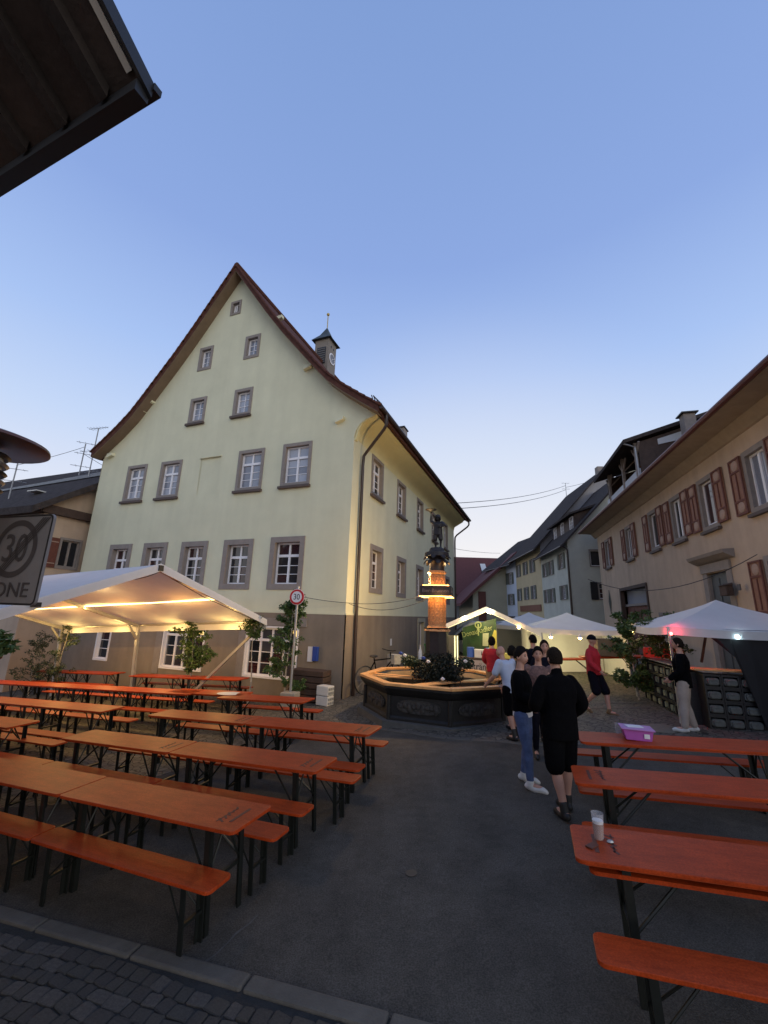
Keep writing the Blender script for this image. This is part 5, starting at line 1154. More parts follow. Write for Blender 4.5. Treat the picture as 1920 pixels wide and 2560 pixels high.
    if 'skin' not in outfit:
        for sg in (-1, 1):
            g = MB(); g.sphere((0, 0, 0), (.011, .006, .007), 8, 6); h = MB(); h.add(g.v, g.f, HM @ Matrix.Translation((sg * .031, .0835, .016))); part(h, 'eye', INK, t_)
            g = MB(); g.box((sg * .032, .086, .036), (.030, .008, .006)); h = MB(); h.add(g.v, g.f, HM); part(h, 'eyebrow', HAIRD, t_)
        g = MB(); g.box((0, .090, -.056), (.040, .006, .007)); h = MB(); h.add(g.v, g.f, HM); part(h, 'mouth', mat('lips', (.28, .10, .08), .6, .05, 5), t_)
    if 'bottom' in outfit:
        m_, kind = outfit['bottom']; r0 = {'slim': .010, 'shorts': .028, 'wide': .030}[kind]
        g = MB(); pe, wa = V['pel'], V['wai']
        loft(g, [(pe - Vector((0, 0, .10)) * k, (.165) * k * fat, .122 * k * fat), (pe, .168 * k * fat, .122 * k * fat), (pe.lerp(wa, .5), .160 * k * fat, .117 * k * fat)])
        for h, kn_, a in LG: leg(g, V[h], V[kn_], V[a], r0, 'knee' if kind == 'shorts' else 'trouser')
        link('shorts' if kind == 'shorts' else 'trousers', fuse([g.mesh('t', None)], 'trousers', m_, .013), t_)
    if 'top' in outfit:
        m_, sleeve = outfit['top']; r0 = outfit.get('loose', .016); g = MB(); torso(g, r0, outfit.get('hem', .90) * k)
        for s_, e, w in (('sR', 'eR', 'wR_'), ('sL', 'eL', 'wL_')): arm(g, V[s_], V[e], V[w], r0 * .8, .92 if sleeve == 'long' else .3)
        if outfit.get('collar'): limb(g, [(V['nck'] - Vector((0, 0, .02)), .075 * k), (V['nck'] + Vector((0, .0, .035)), .066 * k)])
        link('shirt', fuse([g.mesh('t', None)], 'shirt', m_, .013), t_)
    if 'under' in outfit:
        g = MB(); hz = outfit.get('hem', .9) * k; loft(g, [((V['pel'].x, V['pel'].y, hz - .06 * k), .178 * fat * k, .13 * fat * k), ((V['pel'].x, V['pel'].y, hz + .05 * k), .172 * fat * k, .126 * fat * k)]); part(g, 'shirt_tail', outfit['under'], t_, smooth=True)
    if 'shoes' in outfit:
        for h, kn_, a in LG:
            A_ = V[a]; B_ = toe(A_, V[kn_]); d = (B_ - A_); dn = d.normalized(); up = (V[kn_] - A_).normalized(); g = MB()
            sole = min(.045 * k, A_.z - .03 * k); hl = A_ - dn * .045 * k - Vector((0, 0, .045 * k))
            limb(g, [(hl, .040 * k), (A_ + dn * .06 * k - Vector((0, 0, .042 * k)), .046 * k), (B_ - dn * .02 * k - Vector((0, 0, .008 * k)), .042 * k), (B_ + dn * .025 * k - Vector((0, 0, .014 * k)), .034 * k)])
            limb(g, [(A_ - Vector((0, 0, .03 * k)), .050 * k), (A_ + up * (.025 + outfit.get('boot', 0)) * k, .050 * k)])
            link('shoe', fuse([g.mesh('t', None)], 'shoe', outfit['shoes'], .011), t_)
    if hair:
        m_, kind = hair; g = MB(); nu, nv = 22, 14; rnd = random.Random(len(label)); vs = []
        big = {'short': 1.07, 'crop': 1.02, 'curly': 1.22, 'bob': 1.12, 'statue': 1.25, 'cap': 1.10}[kind]
        low = {'short': .58, 'crop': .66, 'curly': .66, 'bob': .80, 'statue': .74, 'cap': .46}[kind]
        for j in range(nv + 1):
            for i in range(nu):
                a = 2 * math.pi * i / nu; f = math.cos(a)
                lim = math.pi * (low - (.0 if kind == 'cap' else .38 if kind == 'crop' else .28 if kind != 'bob' else .36) * max(0, f) ** .8)
                b_ = lim * j / nv
                jit_ = 1 + (.06 * rnd.uniform(-1, 1) if kind in ('curly', 'statue') else .025 * rnd.uniform(-1, 1))
                top = 1.08 if kind == 'short' else 1.0
                r_ = big * jit_; vs.append((.079 * r_ * math.sin(b_) * math.sin(a), .099 * r_ * math.sin(b_) * f - .004, .121 * r_ * top * math.cos(b_) + .002))
        g.add(vs, [(j * nu + i, (j + 1) * nu + i, (j + 1) * nu + (i + 1) % nu, j * nu + (i + 1) % nu) for j in range(nv) for i in range(nu)])
        if kind == 'cap': g.prism([(-.06, .08), (.06, .08), (.05, .16), (0, .18), (-.05, .16)], .025, .035)
        h = MB(); h.add(g.v, g.f, HM); o = part(h, 'cap' if kind == 'cap' else 'hair', m_, t_, smooth=True)
        so_ = o.modifiers.new('solid', 'SOLIDIFY'); so_.thickness = .010; so_.offset = -1
    return t_, V, HM

def face(deg): return R(deg)      # rz: figure faces +y when 0
# black-clad man seen from behind, nearest
figure('person', 'person in black jacket and black shorts seen from behind, nearest the camera', 'person', (2.27, 5.62, gz(2.27)), R(8), 1.90,
       dict(eR=(.30, -.03, 1.18), wR_=(.27, .14, 1.02), eL=(-.29, .0, 1.17), wL_=(-.20, .20, 1.08), aR=(.09, .10, .09), aL=(-.07, -.12, .09), kR=(.11, .08, .50), kL=(-.10, -.02, .50), look=(-.1, 1)),
       dict(top=(BLACK, 'long'), bottom=(BLACK, 'shorts'), shoes=SHOEB, hem=.80, loose=.040, fat=1.06, boot=.05, collar=1), (HAIRB, 'crop'))
figure('person', 'person in black sweatshirt, blue jeans and white shoes holding a cup', 'person', (2.12, 6.55, gz(2.08)), R(-122), 1.84,
       dict(eR=(.24, .02, 1.16), wR_=(.08, .26, 1.12), eL=(-.25, .0, 1.16), wL_=(-.06, .27, 1.12), aR=(.17, .10, .09), aL=(-.12, -.06, .09), kR=(.14, .07, .50), kL=(-.11, .02, .50), look=(.3, 1), tilt=.05),
       dict(top=(BLACK, 'long'), under=WHITEC, bottom=(DENIM, 'slim'), shoes=SHOEW, hem=.95, loose=.028), (HAIRD, 'short'))
figure('person', 'bald person in light blue shirt and black shorts leaning on the fountain rim', 'person', (2.62, 8.72, gz(2.6)), R(30), 1.74,
       dict(wai=(0, .03, 1.09), che=(0, .12, 1.30), nck=(0, .2, 1.47), hd=(0, .26, 1.62), sR=(.19, .13, 1.42), sL=(-.19, .13, 1.42), eR=(.24, .2, 1.14), wR_=(.2, .36, .98), eL=(-.28, .20, 1.15), wL_=(-.26, .42, .98), aL=(-.12, -.16, .09), kL=(-.11, -.02, .5), look=(-.2, 1), tilt=-.2),
       dict(top=(LIGHTC, 'short'), under=WHITEC, bottom=(BLACK, 'shorts'), shoes=SHOEB, hem=.86, loose=.02, fat=1.05, boot=.09))
figure('person', 'dark curly-haired person in dark clothes just behind the person in the light shirt', 'person', (2.86, 9.35, gz(2.86)), R(20), 1.62,
       dict(look=(.3, 1)), dict(top=(BLACK, 'long'), bottom=(BLACK, 'slim'), shoes=SHOEB, hem=.88, loose=.02), (HAIRD, 'curly'))
figure('person', 'person with swept dark hair in a patterned brown shirt facing the group', 'person', (2.78, 7.62, gz(2.78)), R(165), 1.74,
       dict(eL=(-.3, .12, 1.2), wL_=(-.18, .3, 1.32), eR=(.25, .02, 1.16), wR_=(.12, .24, 1.1), look=(0, 1)), dict(top=(mat('brown_shirt', (.13, .07, .06), .85, .5, 22, .2, 20), 'short'), bottom=(NAVY, 'slim'), shoes=SHOEB, hem=.88), (HAIRD, 'short'))
figure('person', 'person in dark jacket facing the camera in front of the lit white tent wall', 'person', (3.22, 8.45, gz(3.22)), R(170), 1.80,
       dict(look=(.1, 1)), dict(top=(NAVY, 'long'), bottom=(NAVY, 'slim'), shoes=SHOEB, hem=.88, loose=.024), (HAIRB, 'crop'))
figure('person', 'person in dark grey shirt seen from behind beside the silver van', 'person', (3.68, 10.35, gz(3.68)), R(10), 1.80,
       dict(look=(-.1, 1)), dict(top=(NAVY, 'long'), bottom=(NAVY, 'slim'), shoes=SHOEB, hem=.88, loose=.024), (HAIRD, 'crop'))
figure('person', 'person in red top and tan trousers standing at the drinks tent counter', 'person', (3.05, 11.75, gz(3.05)), R(-20), 1.70,
       dict(eL=(-.25, .05, 1.17), wL_=(-.2, .25, 1.05), look=(.5, 1)), dict(top=(REDC, 'long'), bottom=(TANC, 'slim'), shoes=SHOEB, hem=.86, loose=.022), (HAIRD, 'bob'))
figure('person', 'person in red sweater, cap and dark shorts walking in front of the white tent', 'person', (5.14, 10.45, gz(5.14)), R(-140), 1.74,
       dict(aR=(.08, -.26, .16), kR=(.10, .06, .50), aL=(-.05, .26, .08), kL=(-.09, .2, .50), eR=(.30, .06, 1.17), wR_=(.25, .24, 1.0), eL=(-.28, -.1, 1.17), wL_=(-.27, .0, .92), look=(-.15, 1)),
       dict(top=(REDC, 'long'), bottom=(NAVY, 'shorts'), shoes=mat('brown_shoe', (.12, .07, .03), .6, .1, 8), hem=.88, loose=.03, fat=1.08, collar=1), (NAVY, 'cap'))
figure('person', 'person in black sweater and pale wide trousers beside the crate wall on the right', 'person', (6.05, 8.72, gz(6.05)), R(50), 1.74,
       dict(eR=(.27, -.02, 1.16), wR_=(.24, .18, .98), eL=(-.27, .0, 1.16), wL_=(-.22, .2, 1.0), look=(-.1, 1), tilt=-.1, aL=(-.13, .06, .09), aR=(.12, -.08, .09)),
       dict(top=(BLACK, 'long'), bottom=(BEIGE, 'wide'), shoes=SHOEW, hem=.84, loose=.032, fat=1.05), (HAIRB, 'crop'))
# paper cup in the jeans wearer's hands
g = MB(); g.lathe([(.030, 0), (.038, .11), (.0, .11)], 14); tag(part(g, 'drinking_cup', CUP, None, loc=(2.36, 6.38, 1.24)), 'clear cup held by the person in blue jeans', 'cup')
# statue on the column
ST, V_, HM_ = figure('fountain_statue', 'dark bronze boy statue raising a shell dish on top of the column', 'statue', (FX + .03, FY, 4.22), R(180 - 22), .90,
       dict(sR=(.2, 0, 1.42), sL=(-.2, 0, 1.42), eR=(.36, .0, 1.52), wR_=(.34, .02, 1.86), eL=(-.36, .1, 1.22), wL_=(-.12, .2, 1.15), hd=(-.0, .02, 1.66), aR=(.11, .0, .09), aL=(-.13, .0, .09), kR=(.14, .04, .48), kL=(-.15, .03, .48), look=(-.1, 1), tilt=-.1),
       dict(skin=IRON, top=(IRON, 'short'), bottom=(IRON, 'shorts'), hem=.72, loose=.03, fat=1.18, head=1.35, shoes=IRON), (IRON, 'statue'), voxel=.008)
ST.scale = (1.16, 1.16, 1.04)
k = .90 / 1.8
g = MB(); g.lathe([(.02, 0), (.035, .02), (.03, .04), (.13, .085), (.14, .10), (.03, .08)], 16); part(g, 'dish', IRON, ST, loc=(.34 * k, .02 * k, 1.98 * k), smooth=True)

# ================================================================== RIGHT-HAND TENTS
# gabled drinks tent
T1 = thing('drinks_tent', 'brightly lit gabled drinks tent with a green banner behind the fountain', 'tent', (4.02, 15.9, gz(3.7)), R(-16))
hw_, hd_ = 1.72, 1.6; ez, rz1 = 1.76, 2.53
for sg in (-1, 1):
    g = MB(); vs = []
    for i in range(5):
        for j in range(5): vs.append((sg * hw_ * i / 4, -hd_ + 2 * hd_ * j / 4, rz1 + (ez - rz1) * i / 4 - .03 * math.sin(math.pi * i / 4)))
    g.add(vs, [(i * 5 + j, i * 5 + j + 1, (i + 1) * 5 + j + 1, (i + 1) * 5 + j) for i in range(4) for j in range(4)]); part(g, 'roof_canvas', PVC, T1)
    g = MB(); strip(g, (sg * hw_, -hd_ - .02, ez + .02), (0, -hd_ - .02, rz1 + .02), .16); part(g, 'gable_valance', PVC, T1)
    g = MB(); g.bar((sg * (hw_ - .03), -hd_ + .12, ez - .10), (0, -hd_ + .12, rz1 - .12), .02, .05); part(g, 'light_strip', mat('tent_led', (1, .9, .5), .5, 0, 1, emit=(1, .88, .42), estr=3.2), T1)
    for y in (-hd_, hd_):
        g = MB(); g.bar((sg * hw_, y, ez), (sg * (hw_ + (.12 if sg > 0 else 0)), y, 0), .05, .05); part(g, 'post', ALU, T1)
g = MB(); g.add([(-hw_, hd_, 0), (-hw_, hd_, ez), (-hw_, -hd_ + 1.2, ez), (-hw_, -hd_ + 1.2, 0)], [(0, 1, 2, 3)]); part(g, 'side_wall', PVC, T1)
for (x, y, z) in ((.12, -hd_ - .05, 2.37), (-.75, -hd_ - .05, 2.14)):
    g = MB(); g.sphere((x, y, z), (.10 if x > 0 else .05, .03, .055), 10, 8); part(g, 'lamp_bulb', BRIGHT, T1)
g = MB(); g.sphere((1.02, -hd_ - .06, 1.9), .05, 10, 8); part(g, 'lamp_bulb', BULB, T1)
lamp('tent_and_fill_light', (0, -.6, 2.05), 38, (1, .86, .42), .15, T1); lamp('tent_and_fill_light', (-.3, -hd_ - .3, 2.1), 14, (1, .85, .45), .1, T1)
# counter and banners
CT = thing('drinks_counter', 'drinks counter with a long white lettered banner behind the fountain', 'counter', (3.78, 13.85, gz(3.7)), R(-14))
g = MB(); g.box((0, 0, .90), (2.5, .5, .05)); part(g, 'worktop', WOODD, CT)
g = MB(); g.box((0, -.2, .45), (2.4, .04, .86)); part(g, 'front_panel', WOODD, CT)
g = MB(); g.box((-.1, -.235, .68), (2.1, .02, .36)); bn = part(g, 'banner', mat('banner_cloth', (.38, .33, .31), .8, .08, 6), CT)
g = MB(); o = link('lettering', textmesh('Getränke', .30, INK, align='LEFT'), bn, (-1.08, -.25, .58), (R(90), 0, 0)); o.scale = (.82, 1, 1)
for x in (-.75, -.15): g = MB(); g.lathe([(.12, 0), (.12, .30), (.0, .30)], 16); tag(part(g, 'blue_tub', BLUEC, None, loc=(3.70 + x * .97, 14.0 - x * .24, gz(3.6) + .93), smooth=True), 'blue tub %s the drinks counter' % ('at the left end of' if x < -.5 else 'in the middle of'), 'tub', 'blue tubs on the drinks counter')
g = MB(); g.box((0, 0, .13), (.42, .3, .26)); g2_ = tag(part(g, 'white_carton', PLASTW, None, loc=(3.30, 14.1, gz(3.3) + .93), rot=(0, 0, R(-14)), bevel=.01), 'lit white carton between the blue tubs', 'carton')
g = MB(); g.box((.1, -.155, .13), (.2, .01, .03)); g.box((.02, -.155, .15), (.02, .01, .12)); part(g, 'print', INK, g2_)
g = MB(); g.box((0, 0, .12), (.9, .3, .24)); tag(part(g, 'yellow_crates', mat('yellow_plastic', (.65, .58, .12), .5, .1, 4), None, loc=(4.35, 14.0, gz(4.3) + .80), rot=(0, 0, R(-14)), bevel=.01), 'bright yellow crate row right of the red-topped person', 'crates')
BNR = thing('green_banner', 'tall green beer banner with pale lettering hanging in the drinks tent', 'banner', (3.85, 16.1, gz(3.8)), R(-16))
g = MB(); nx = 8; vs = []
for i in range(nx + 1):
    x = -.75 + 1.25 * i / nx; vs += [(x, .02 * math.sin(i), .55), (x, .02 * math.sin(i), 1.78 + .38 * (i / nx))]
g.add(vs, [(2 * i, 2 * i + 2, 2 * i + 3, 2 * i + 1) for i in range(nx)]); part(g, 'cloth', BANNERG, BNR)
g = MB(); g.prof([(.22, .75), (.50, .75), (.50, 1.70), (.42, 1.75), (.30, 1.40), (.22, 1.2)], -.05, -.03); part(g, 'yellow_bottle', BANNERY, BNR)
g = MB(); g.prof([(-.02, 1.15), (.18, 1.15), (.22, 1.62), (.0, 1.60)], -.06, -.04); part(g, 'glass_print', mat('pale_glass_print', (.35, .36, .25), .5, .2, 8), BNR)
g = MB()
for i in range(14): a_ = 2 * math.pi * i / 14; b_2 = 2 * math.pi * (i + 1) / 14; g.add([(-.16 + .13 * math.cos(a_), -.07, 1.90 + .13 * math.sin(a_)), (-.16 + .13 * math.cos(b_2), -.07, 1.90 + .13 * math.sin(b_2)), (-.16 + .09 * math.cos(b_2), -.07, 1.90 + .09 * math.sin(b_2)), (-.16 + .09 * math.cos(a_), -.07, 1.90 + .09 * math.sin(a_))], [(0, 1, 2, 3)])
g.box((-.16, -.075, 1.72), (.045, .01, .42)); part(g, 'emblem', BANNERL, BNR)
o = link('lettering', textmesh('Donau', .23, BANNERL), BNR, (-.46, -.07, 1.50), (R(90), R(-16), 0)); o.scale = (.95, 1.2, 1)
o = link('lettering', textmesh('Radler', .23, BANNERL), BNR, (.10, -.07, 1.66), (R(90), R(-16), 0)); o.scale = (.95, 1.2, 1)
FR = thing('tall_fridge', 'dark glass-fronted drinks fridge at the left of the drinks tent', 'fridge', (2.45, 15.5, gz(2.45)), R(-16))
g = MB(); g.box((0, 0, .8), (.7, .6, 1.6)); part(g, 'case', mat('fridge_case', (.10, .095, .085), .5, .1, 5), FR, bevel=.01)
for x in (.27, .36): g = MB(); g.box((x, -.31, .95), (.03, .03, 1.3)); part(g, 'lit_frame', mat('fridge_led', (1, .95, .6), .5, 0, 1, emit=(1, .95, .5), estr=1.6), FR)
# van
VN = thing('silver_van', 'silver-grey van parked behind the drinks tent', 'van', (5.0, 19.5, gz(5.0)), R(-8))
g = MB(); g.prof([(-2.4, .35), (-2.4, .95), (-1.9, 1.10), (-1.2, 1.75), (-.9, 1.92), (2.1, 1.95), (2.3, 1.2), (2.3, .35)], -.9, .9); part(g, 'body', VAN, VN, bevel=.05)
g = MB(); g.prof([(-1.75, 1.12), (-1.15, 1.66), (-.35, 1.70), (-.35, 1.12)], -.912, -.90); part(g, 'side_window', GLASS, VN)
g = MB(); g.add([(-1.95, -.75, 1.09), (-1.95, .75, 1.09), (-1.24, .7, 1.74), (-1.24, -.7, 1.74)], [(0, 1, 2, 3)]); part(g, 'windscreen', GLASS, VN)
for x in (-1.5, 1.5):
    for y in (-.86, .86): g = MB(); g.tube([(x, y - .1, .33), (x, y + .1, .33)], .33, 18); part(g, 'wheel', INK, VN)
# popup tents
def popup(name, label, c, rz, size, ez, pz, walls, zg):
    t_ = thing(name, label, 'tent', (c[0], c[1], zg), rz); h = size / 2
    for i, (ax, ay, bx, by) in enumerate(((-1, -1, 1, -1), (1, -1, 1, 1), (1, 1, -1, 1), (-1, 1, -1, -1))):
        g = MB(); n = 8; vs = []; fs = []
        for r_ in range(n + 1):
            f = r_ / n
            for s_ in range(n + 1):
                u = s_ / n; x = (ax + (bx - ax) * u) * h * f; y = (ay + (by - ay) * u) * h * f
                z = pz + (ez - pz) * (f ** .82) + .0; z -= .05 * math.sin(math.pi * u) * f * f
                vs.append((x, y, z))
        w = n + 1; fs = [(r_ * w + s_, r_ * w + s_ + 1, (r_ + 1) * w + s_ + 1, (r_ + 1) * w + s_) for r_ in range(n) for s_ in range(n)]
        b0 = len(vs)
        for s_ in range(n + 1):
            x, y, z = vs[n * w + s_]; vs.append((x * 1.004, y * 1.004, z - .16))
        fs += [(n * w + s_, n * w + s_ + 1, b0 + s_ + 1, b0 + s_) for s_ in range(n)]
        g.add(vs, fs); part(g, 'canopy_panel', PVC, t_, smooth=True)
    for sx in (-1, 1):
        for sy in (-1, 1):
            g = MB(); g.box((sx * h * .985, sy * h * .985, ez / 2), (.04, .04, ez)); part(g, 'post', ALU, t_)
    for (x0, y0_, x1, y1_, m_, nm) in walls:
        g = MB(); n = 10; vs = []
        for i in range(n + 1):
            f = i / n; x = (x0 + (x1 - x0) * f) * h; y = (y0_ + (y1_ - y0_) * f) * h; o1 = .03 * math.sin(i * 2.3)
            vs += [(x + o1 * .5, y + o1 * .5, .02), (x, y, ez - .04)]
        g.add(vs, [(2 * i, 2 * i + 2, 2 * i + 3, 2 * i + 1) for i in range(n)]); part(g, nm, m_, t_)
    return t_
T2 = popup('popup_tent', 'white popup tent with lit white side walls and three bulbs in the middle distance', (6.85, 15.6), R(-13), 3.0, 1.72, 2.26, [(-1, .99, 1, .99, PVC, 'back_wall'), (.99, 1, .99, -1, PVC, 'side_wall'), (-.99, 1, -.99, -.2, PVC, 'side_wall')], gz(6.85))
for x in (-.85, .05, .95):
    g = MB(); g.lathe([(.015, .12), (.05, .05), (.10, 0)], 10, cap=False); sh_ = part(g, 'lamp_shade', WHITE, T2, loc=(x, -1.60, 1.44)); g = MB(); g.sphere((0, 0, .0), .06, 10, 8); part(g, 'bulb', BULB, sh_)
    lamp('bulb_light', (x, -1.68, 1.36), 5, (1, .62, .26), .04, T2)
lamp('tent_and_fill_light', (-.5, .2, .75), 48, (1, .90, .45), .2, T2)  # added low fill for walls that catch the drinks tent's light
popup('popup_tent', 'second white popup tent whose peak shows behind the middle one', (6.6, 18.9), R(-13), 3.0, 1.75, 2.30, [], gz(6.5))
T3 = popup('popup_tent', 'white popup tent at the right edge with red light on its front post', (7.95, 9.95), R(-17), 3.1, 1.86, 2.50, [(.6, -.99, .99, -.99, BLACKP, 'dark_wall'), (.985, -1, .985, 1, BLACKP, 'dark_wall')], gz(7.80))
def t3(x, y, z): return (x, y, z)
for (x, y, z, m_, c_, e_) in ((-1.50, -1.54, 1.72, REDL, (1, .05, .08), 9), (-1.5, 1.4, 1.70, BULB, (1, .7, .4), 3), (-.35, -1.56, 1.70, BLUEL, (.7, .9, 1), 1.2), (.95, -.9, 1.70, BULB, (1, .5, .2), 5)):
    g = MB(); g.sphere((x, y, z), .035, 8, 6); part(g, 'fairy_bulb', m_, T3); lamp('bulb_light', (x + .1 * (x < 0), y + .12 * (y < 0) - .1 * (y > 0), z + .02), e_, c_, .03, T3)
# tarp wall hanging off the tent front
g = MB(); vs = []
for i in range(9):
    f = i / 8; x = -1.15 + 2.65 * f; yb = -1.5 + .05 * math.sin(i * 2.1); zl = [1.80, 1.66, 1.3, .05, .02, .02, .02, .02, .02][i]; vs += [(x, -1.5, 1.84), (x + .05, yb, zl)]
g.add(vs, [(2 * i, 2 * i + 1, 2 * i + 3, 2 * i + 2) for i in range(8)]); part(g, 'dark_tarp', BLACKP, T3)
# crate walls: side (towards the walker) and front
CR = thing('crate_wall', 'wall of stacked crates filled with pale blocks under the right tent, left side', 'crates', (6.62, 9.15, gz(6.62)))
def crate_wall(parent, p0, p1, cols, rows, zt, fill):
    a = Vector((p0[0], p0[1], 0)); b_ = Vector((p1[0], p1[1], 0)); L_ = (b_ - a).length; d = (b_ - a).normalized(); ang = math.atan2(d.y, d.x); cw = L_ / cols; chh = zt / rows
    for r_ in range(rows):
        for c in range(cols):
            q = a + d * (cw * (c + .5)); g = MB()
            for (cx, cz, ww, hh) in ((0, .018, cw - .01, .035), (0, chh - .018, cw - .01, .035), (-cw / 2 + .018, chh / 2, .03, chh - .07), (cw / 2 - .018, chh / 2, .03, chh - .07)): g.box((cx, 0, cz), (ww, .34, hh))
            g.box((0, .15, chh / 2), (cw - .03, .02, chh - .03))
            cr1 = part(g, 'crate', INK, parent, loc=(q.x, q.y, r_ * chh), rot=(0, 0, ang))
            if fill == 'block':
                g = MB(); pts = [(x * 1.0, z) for x, z in rr(cw - .075, chh - .11, .05, 4)]; g.prism(pts, 0, .1); pts2 = [(x * .82, z * .8) for x, z in pts]; g.prism(pts2, .1, .135)
                part(g, 'block', STONEB, cr1, loc=(0, -.08, chh / 2 - .01), rot=(R(90), 0, 0), bevel=.015)
            else:
                for i in range(2): g = MB(); g.box((-cw / 4 + .01 + i * cw / 2 - .01, -.10 + .02 * random.random(), chh / 2 - .02), (cw / 2 - .05, .1, chh - .12)); part(g, 'block', STONEL, cr1, bevel=.02)
crate_wall(CR, (.75, 2.75), (0, 0), 7, 4, 1.02, 'pale')
CF = thing('crate_wall', 'wall of stacked crates filled with grey rounded blocks under the right tent, front', 'crates', (6.60, 9.02, gz(6.6)))
crate_wall(CF, (0, 0), (1.22, -.30), 4, 4, 1.02, 'block')
g = MB(); g.box((0, 0, 0), (1.5, .35, .035)); tag(part(g, 'counter_board', RIM, None, loc=(7.22, 8.92, gz(7.2) + 1.06), rot=(0, 0, R(-14)), bevel=.005), 'orange-brown board laid on top of the front crate wall', 'board')
g = MB(); g.box((0, 0, 0), (2.6, .4, .03)); tag(part(g, 'side_counter_board', GALV, None, loc=(6.98, 10.5, gz(7.0) + 1.06), rot=(0, 0, R(75)), bevel=.005), 'grey board laid along the left crate wall', 'board')
RC = thing('red_cool_box', 'red drinks box with white lettering on the counter under the right tent', 'box', (7.35, 11.2, gz(7.35) + 1.08), R(-20))
g = MB(); g.box((0, 0, .12), (.85, .3, .24)); part(g, 'box', mat('glowing_red_plastic', (.5, .02, .015), .4, .05, 4, emit=(.5, .02, .01), estr=.25), RC, bevel=.02)  # faint red glow put into the plastic, which is no lamp
g = MB(); g.box((.2, -.155, .14), (.25, .01, .05)); g.box((.2, -.155, .08), (.2, .01, .03)); part(g, 'print', SIGNW, RC)
g = MB(); g.tube([(0, 0, 0), (.28, .1, .62)], .03, 8); tag(part(g, 'leaning_bar', WOODD, None, loc=(7.72, 10.4, gz(7.7) + 1.05)), 'short dark bar leaning up behind the front counter board', 'bar')
# tables before the middle tent
def place_far(x, y, ang, label, hi=False):
    o = clone(PTn); o.location = (x, y, gz(x)); o.rotation_euler = grot(ang).to_euler(); o['label'] = label; o['group'] = 'tables at the popup tents'
    if hi: o.scale = (.8, 1, 1.25)
    return o
place_far(6.2, 14.6, R(-10), 'orange table standing before the lit back wall of the middle tent')
place_far(7.05, 13.1, R(-12), 'tall narrow orange table behind the walking red sweater', True)
g = MB(); g.box((0, 0, .25), (.7, .4, .5)); tag(part(g, 'cardboard_box', mat('cardboard', (.20, .15, .09), .9, .15, 5), None, loc=(6.95, 13.1, gz(6.95) + .965), rot=(0, 0, R(-12)), bevel=.01), 'brown box standing on the tall table behind the red sweater', 'box')
# manhole
g = MB(); g.lathe([(.34, .0), (.34, .008), (.0, .010)], 28); o = tag(part(g, 'manhole_cover', mat('worn_iron', (.13, .115, .085), .6, .2, 12, .4, 40), None, loc=(5.67, 9.01, gz(5.67) + .008)), 'round pale manhole cover in the setts behind the purple box', 'manhole cover'); o.rotation_euler = grot(0).to_euler()

g = MB(); g.lathe([(.055, 0), (.055, .006), (.0, .008)], 16); o = tag(part(g, 'valve_cap', mat('cap_iron', (.03, .028, .025), .7, .2, 9), None, loc=(.36, 4.62, gz(.36) + .002)), 'small round metal cap set in the asphalt in the open middle', 'cap'); o.rotation_euler = grot(0).to_euler()
g = MB(); p0 = Vector((-.95, 4.15)); pts = [p0 + Vector((-.05 * i + .012 * math.sin(i * 2.2), -.10 * i)) for i in range(9)]
vs = []
for i, p in enumerate(pts): w_ = .004 + .003 * (i % 3); vs += [(p.x - w_, p.y, gz(p.x) + .003), (p.x + w_, p.y, gz(p.x) + .003)]
g.add(vs, [(2 * i, 2 * i + 1, 2 * i + 3, 2 * i + 2) for i in range(8)]); struct(g, 'asphalt_crack', mat('crack_fill', (.09, .085, .08), .8, .3, 20))
# ================================================================== SAPLINGS AND PLANTS
def sapling(label, loc, h, seed, n=900, spread=.45, m=LEAF, lean=(0, 0), z0=.2, size=.085):
    rnd = random.Random(seed); t_ = thing('cut_sapling', label, 'sapling', loc, group='green saplings tied up for the festival')
    g = MB(); pts = [Vector((lean[0] * f, lean[1] * f, h * f)) + Vector((.03 * math.sin(f * 7 + seed), .03 * math.cos(f * 5 + seed), 0)) for f in [i / 8 for i in range(9)]]
    g.tube(pts, [.028 * (1 - i / 10) for i in range(9)], 7); part(g, 'trunk', BIRCH, t_, smooth=True)
    g = MB(); cs_ = []
    for i in range(34):
        f = rnd.uniform(z0, .99); a_ = rnd.uniform(0, 6.28); ln = spread * (1.1 - f * .55) * rnd.uniform(.35, 1.15); p = pts[min(8, int(f * 8))].copy(); p.z = h * f
        q = p + Vector((math.cos(a_) * ln, math.sin(a_) * ln, ln * rnd.uniform(.2, .8))); mid_ = p.lerp(q, .5) + Vector((rnd.uniform(-.05, .05), rnd.uniform(-.05, .05), .04)); g.tube([p, mid_, q], [.009, .006, .002], 5)
        for j in range(2):
            tw = mid_.lerp(q, rnd.uniform(0, .8)); q2 = tw + Vector((rnd.uniform(-.16, .16), rnd.uniform(-.16, .16), rnd.uniform(-.02, .14))); g.tube([tw, q2], [.004, .0015], 4); cs_.append((tuple(q2), (.08, .08, .06)))
        for f2 in (.45, .75, 1.0): cs_.append((tuple(p.lerp(q, f2)), (.085, .085, .07)))
    part(g, 'branches', BARK, t_); leafcloud('foliage', cs_, int(n * 2.3), size * .72, m, t_, seed=seed + 10); return t_
sapling('leafy green sapling rising from the tables before the middle ground-floor window', (-5.75, 13.35, gz(-5.75)), 2.3, 5, 1500, .62, z0=.38, size=.12)
sapling('leafy green sapling tied to the 30 sign pole', (-2.62, 12.45, gz(-2.6)), 2.85, 9, 2300, .62, z0=.10, size=.11)
sapling('small leafy branch bundle under the right eave of the marquee', (-3.6, 12.3, gz(-3.6)), 2.3, 12, 420, .50, z0=.80, size=.10)
sapling('dark leafy sapling at the far left corner of the marquee', (-11.2, 15.4, gz(-11.2)), 2.4, 14, 1100, .55, LEAFD, z0=.15)
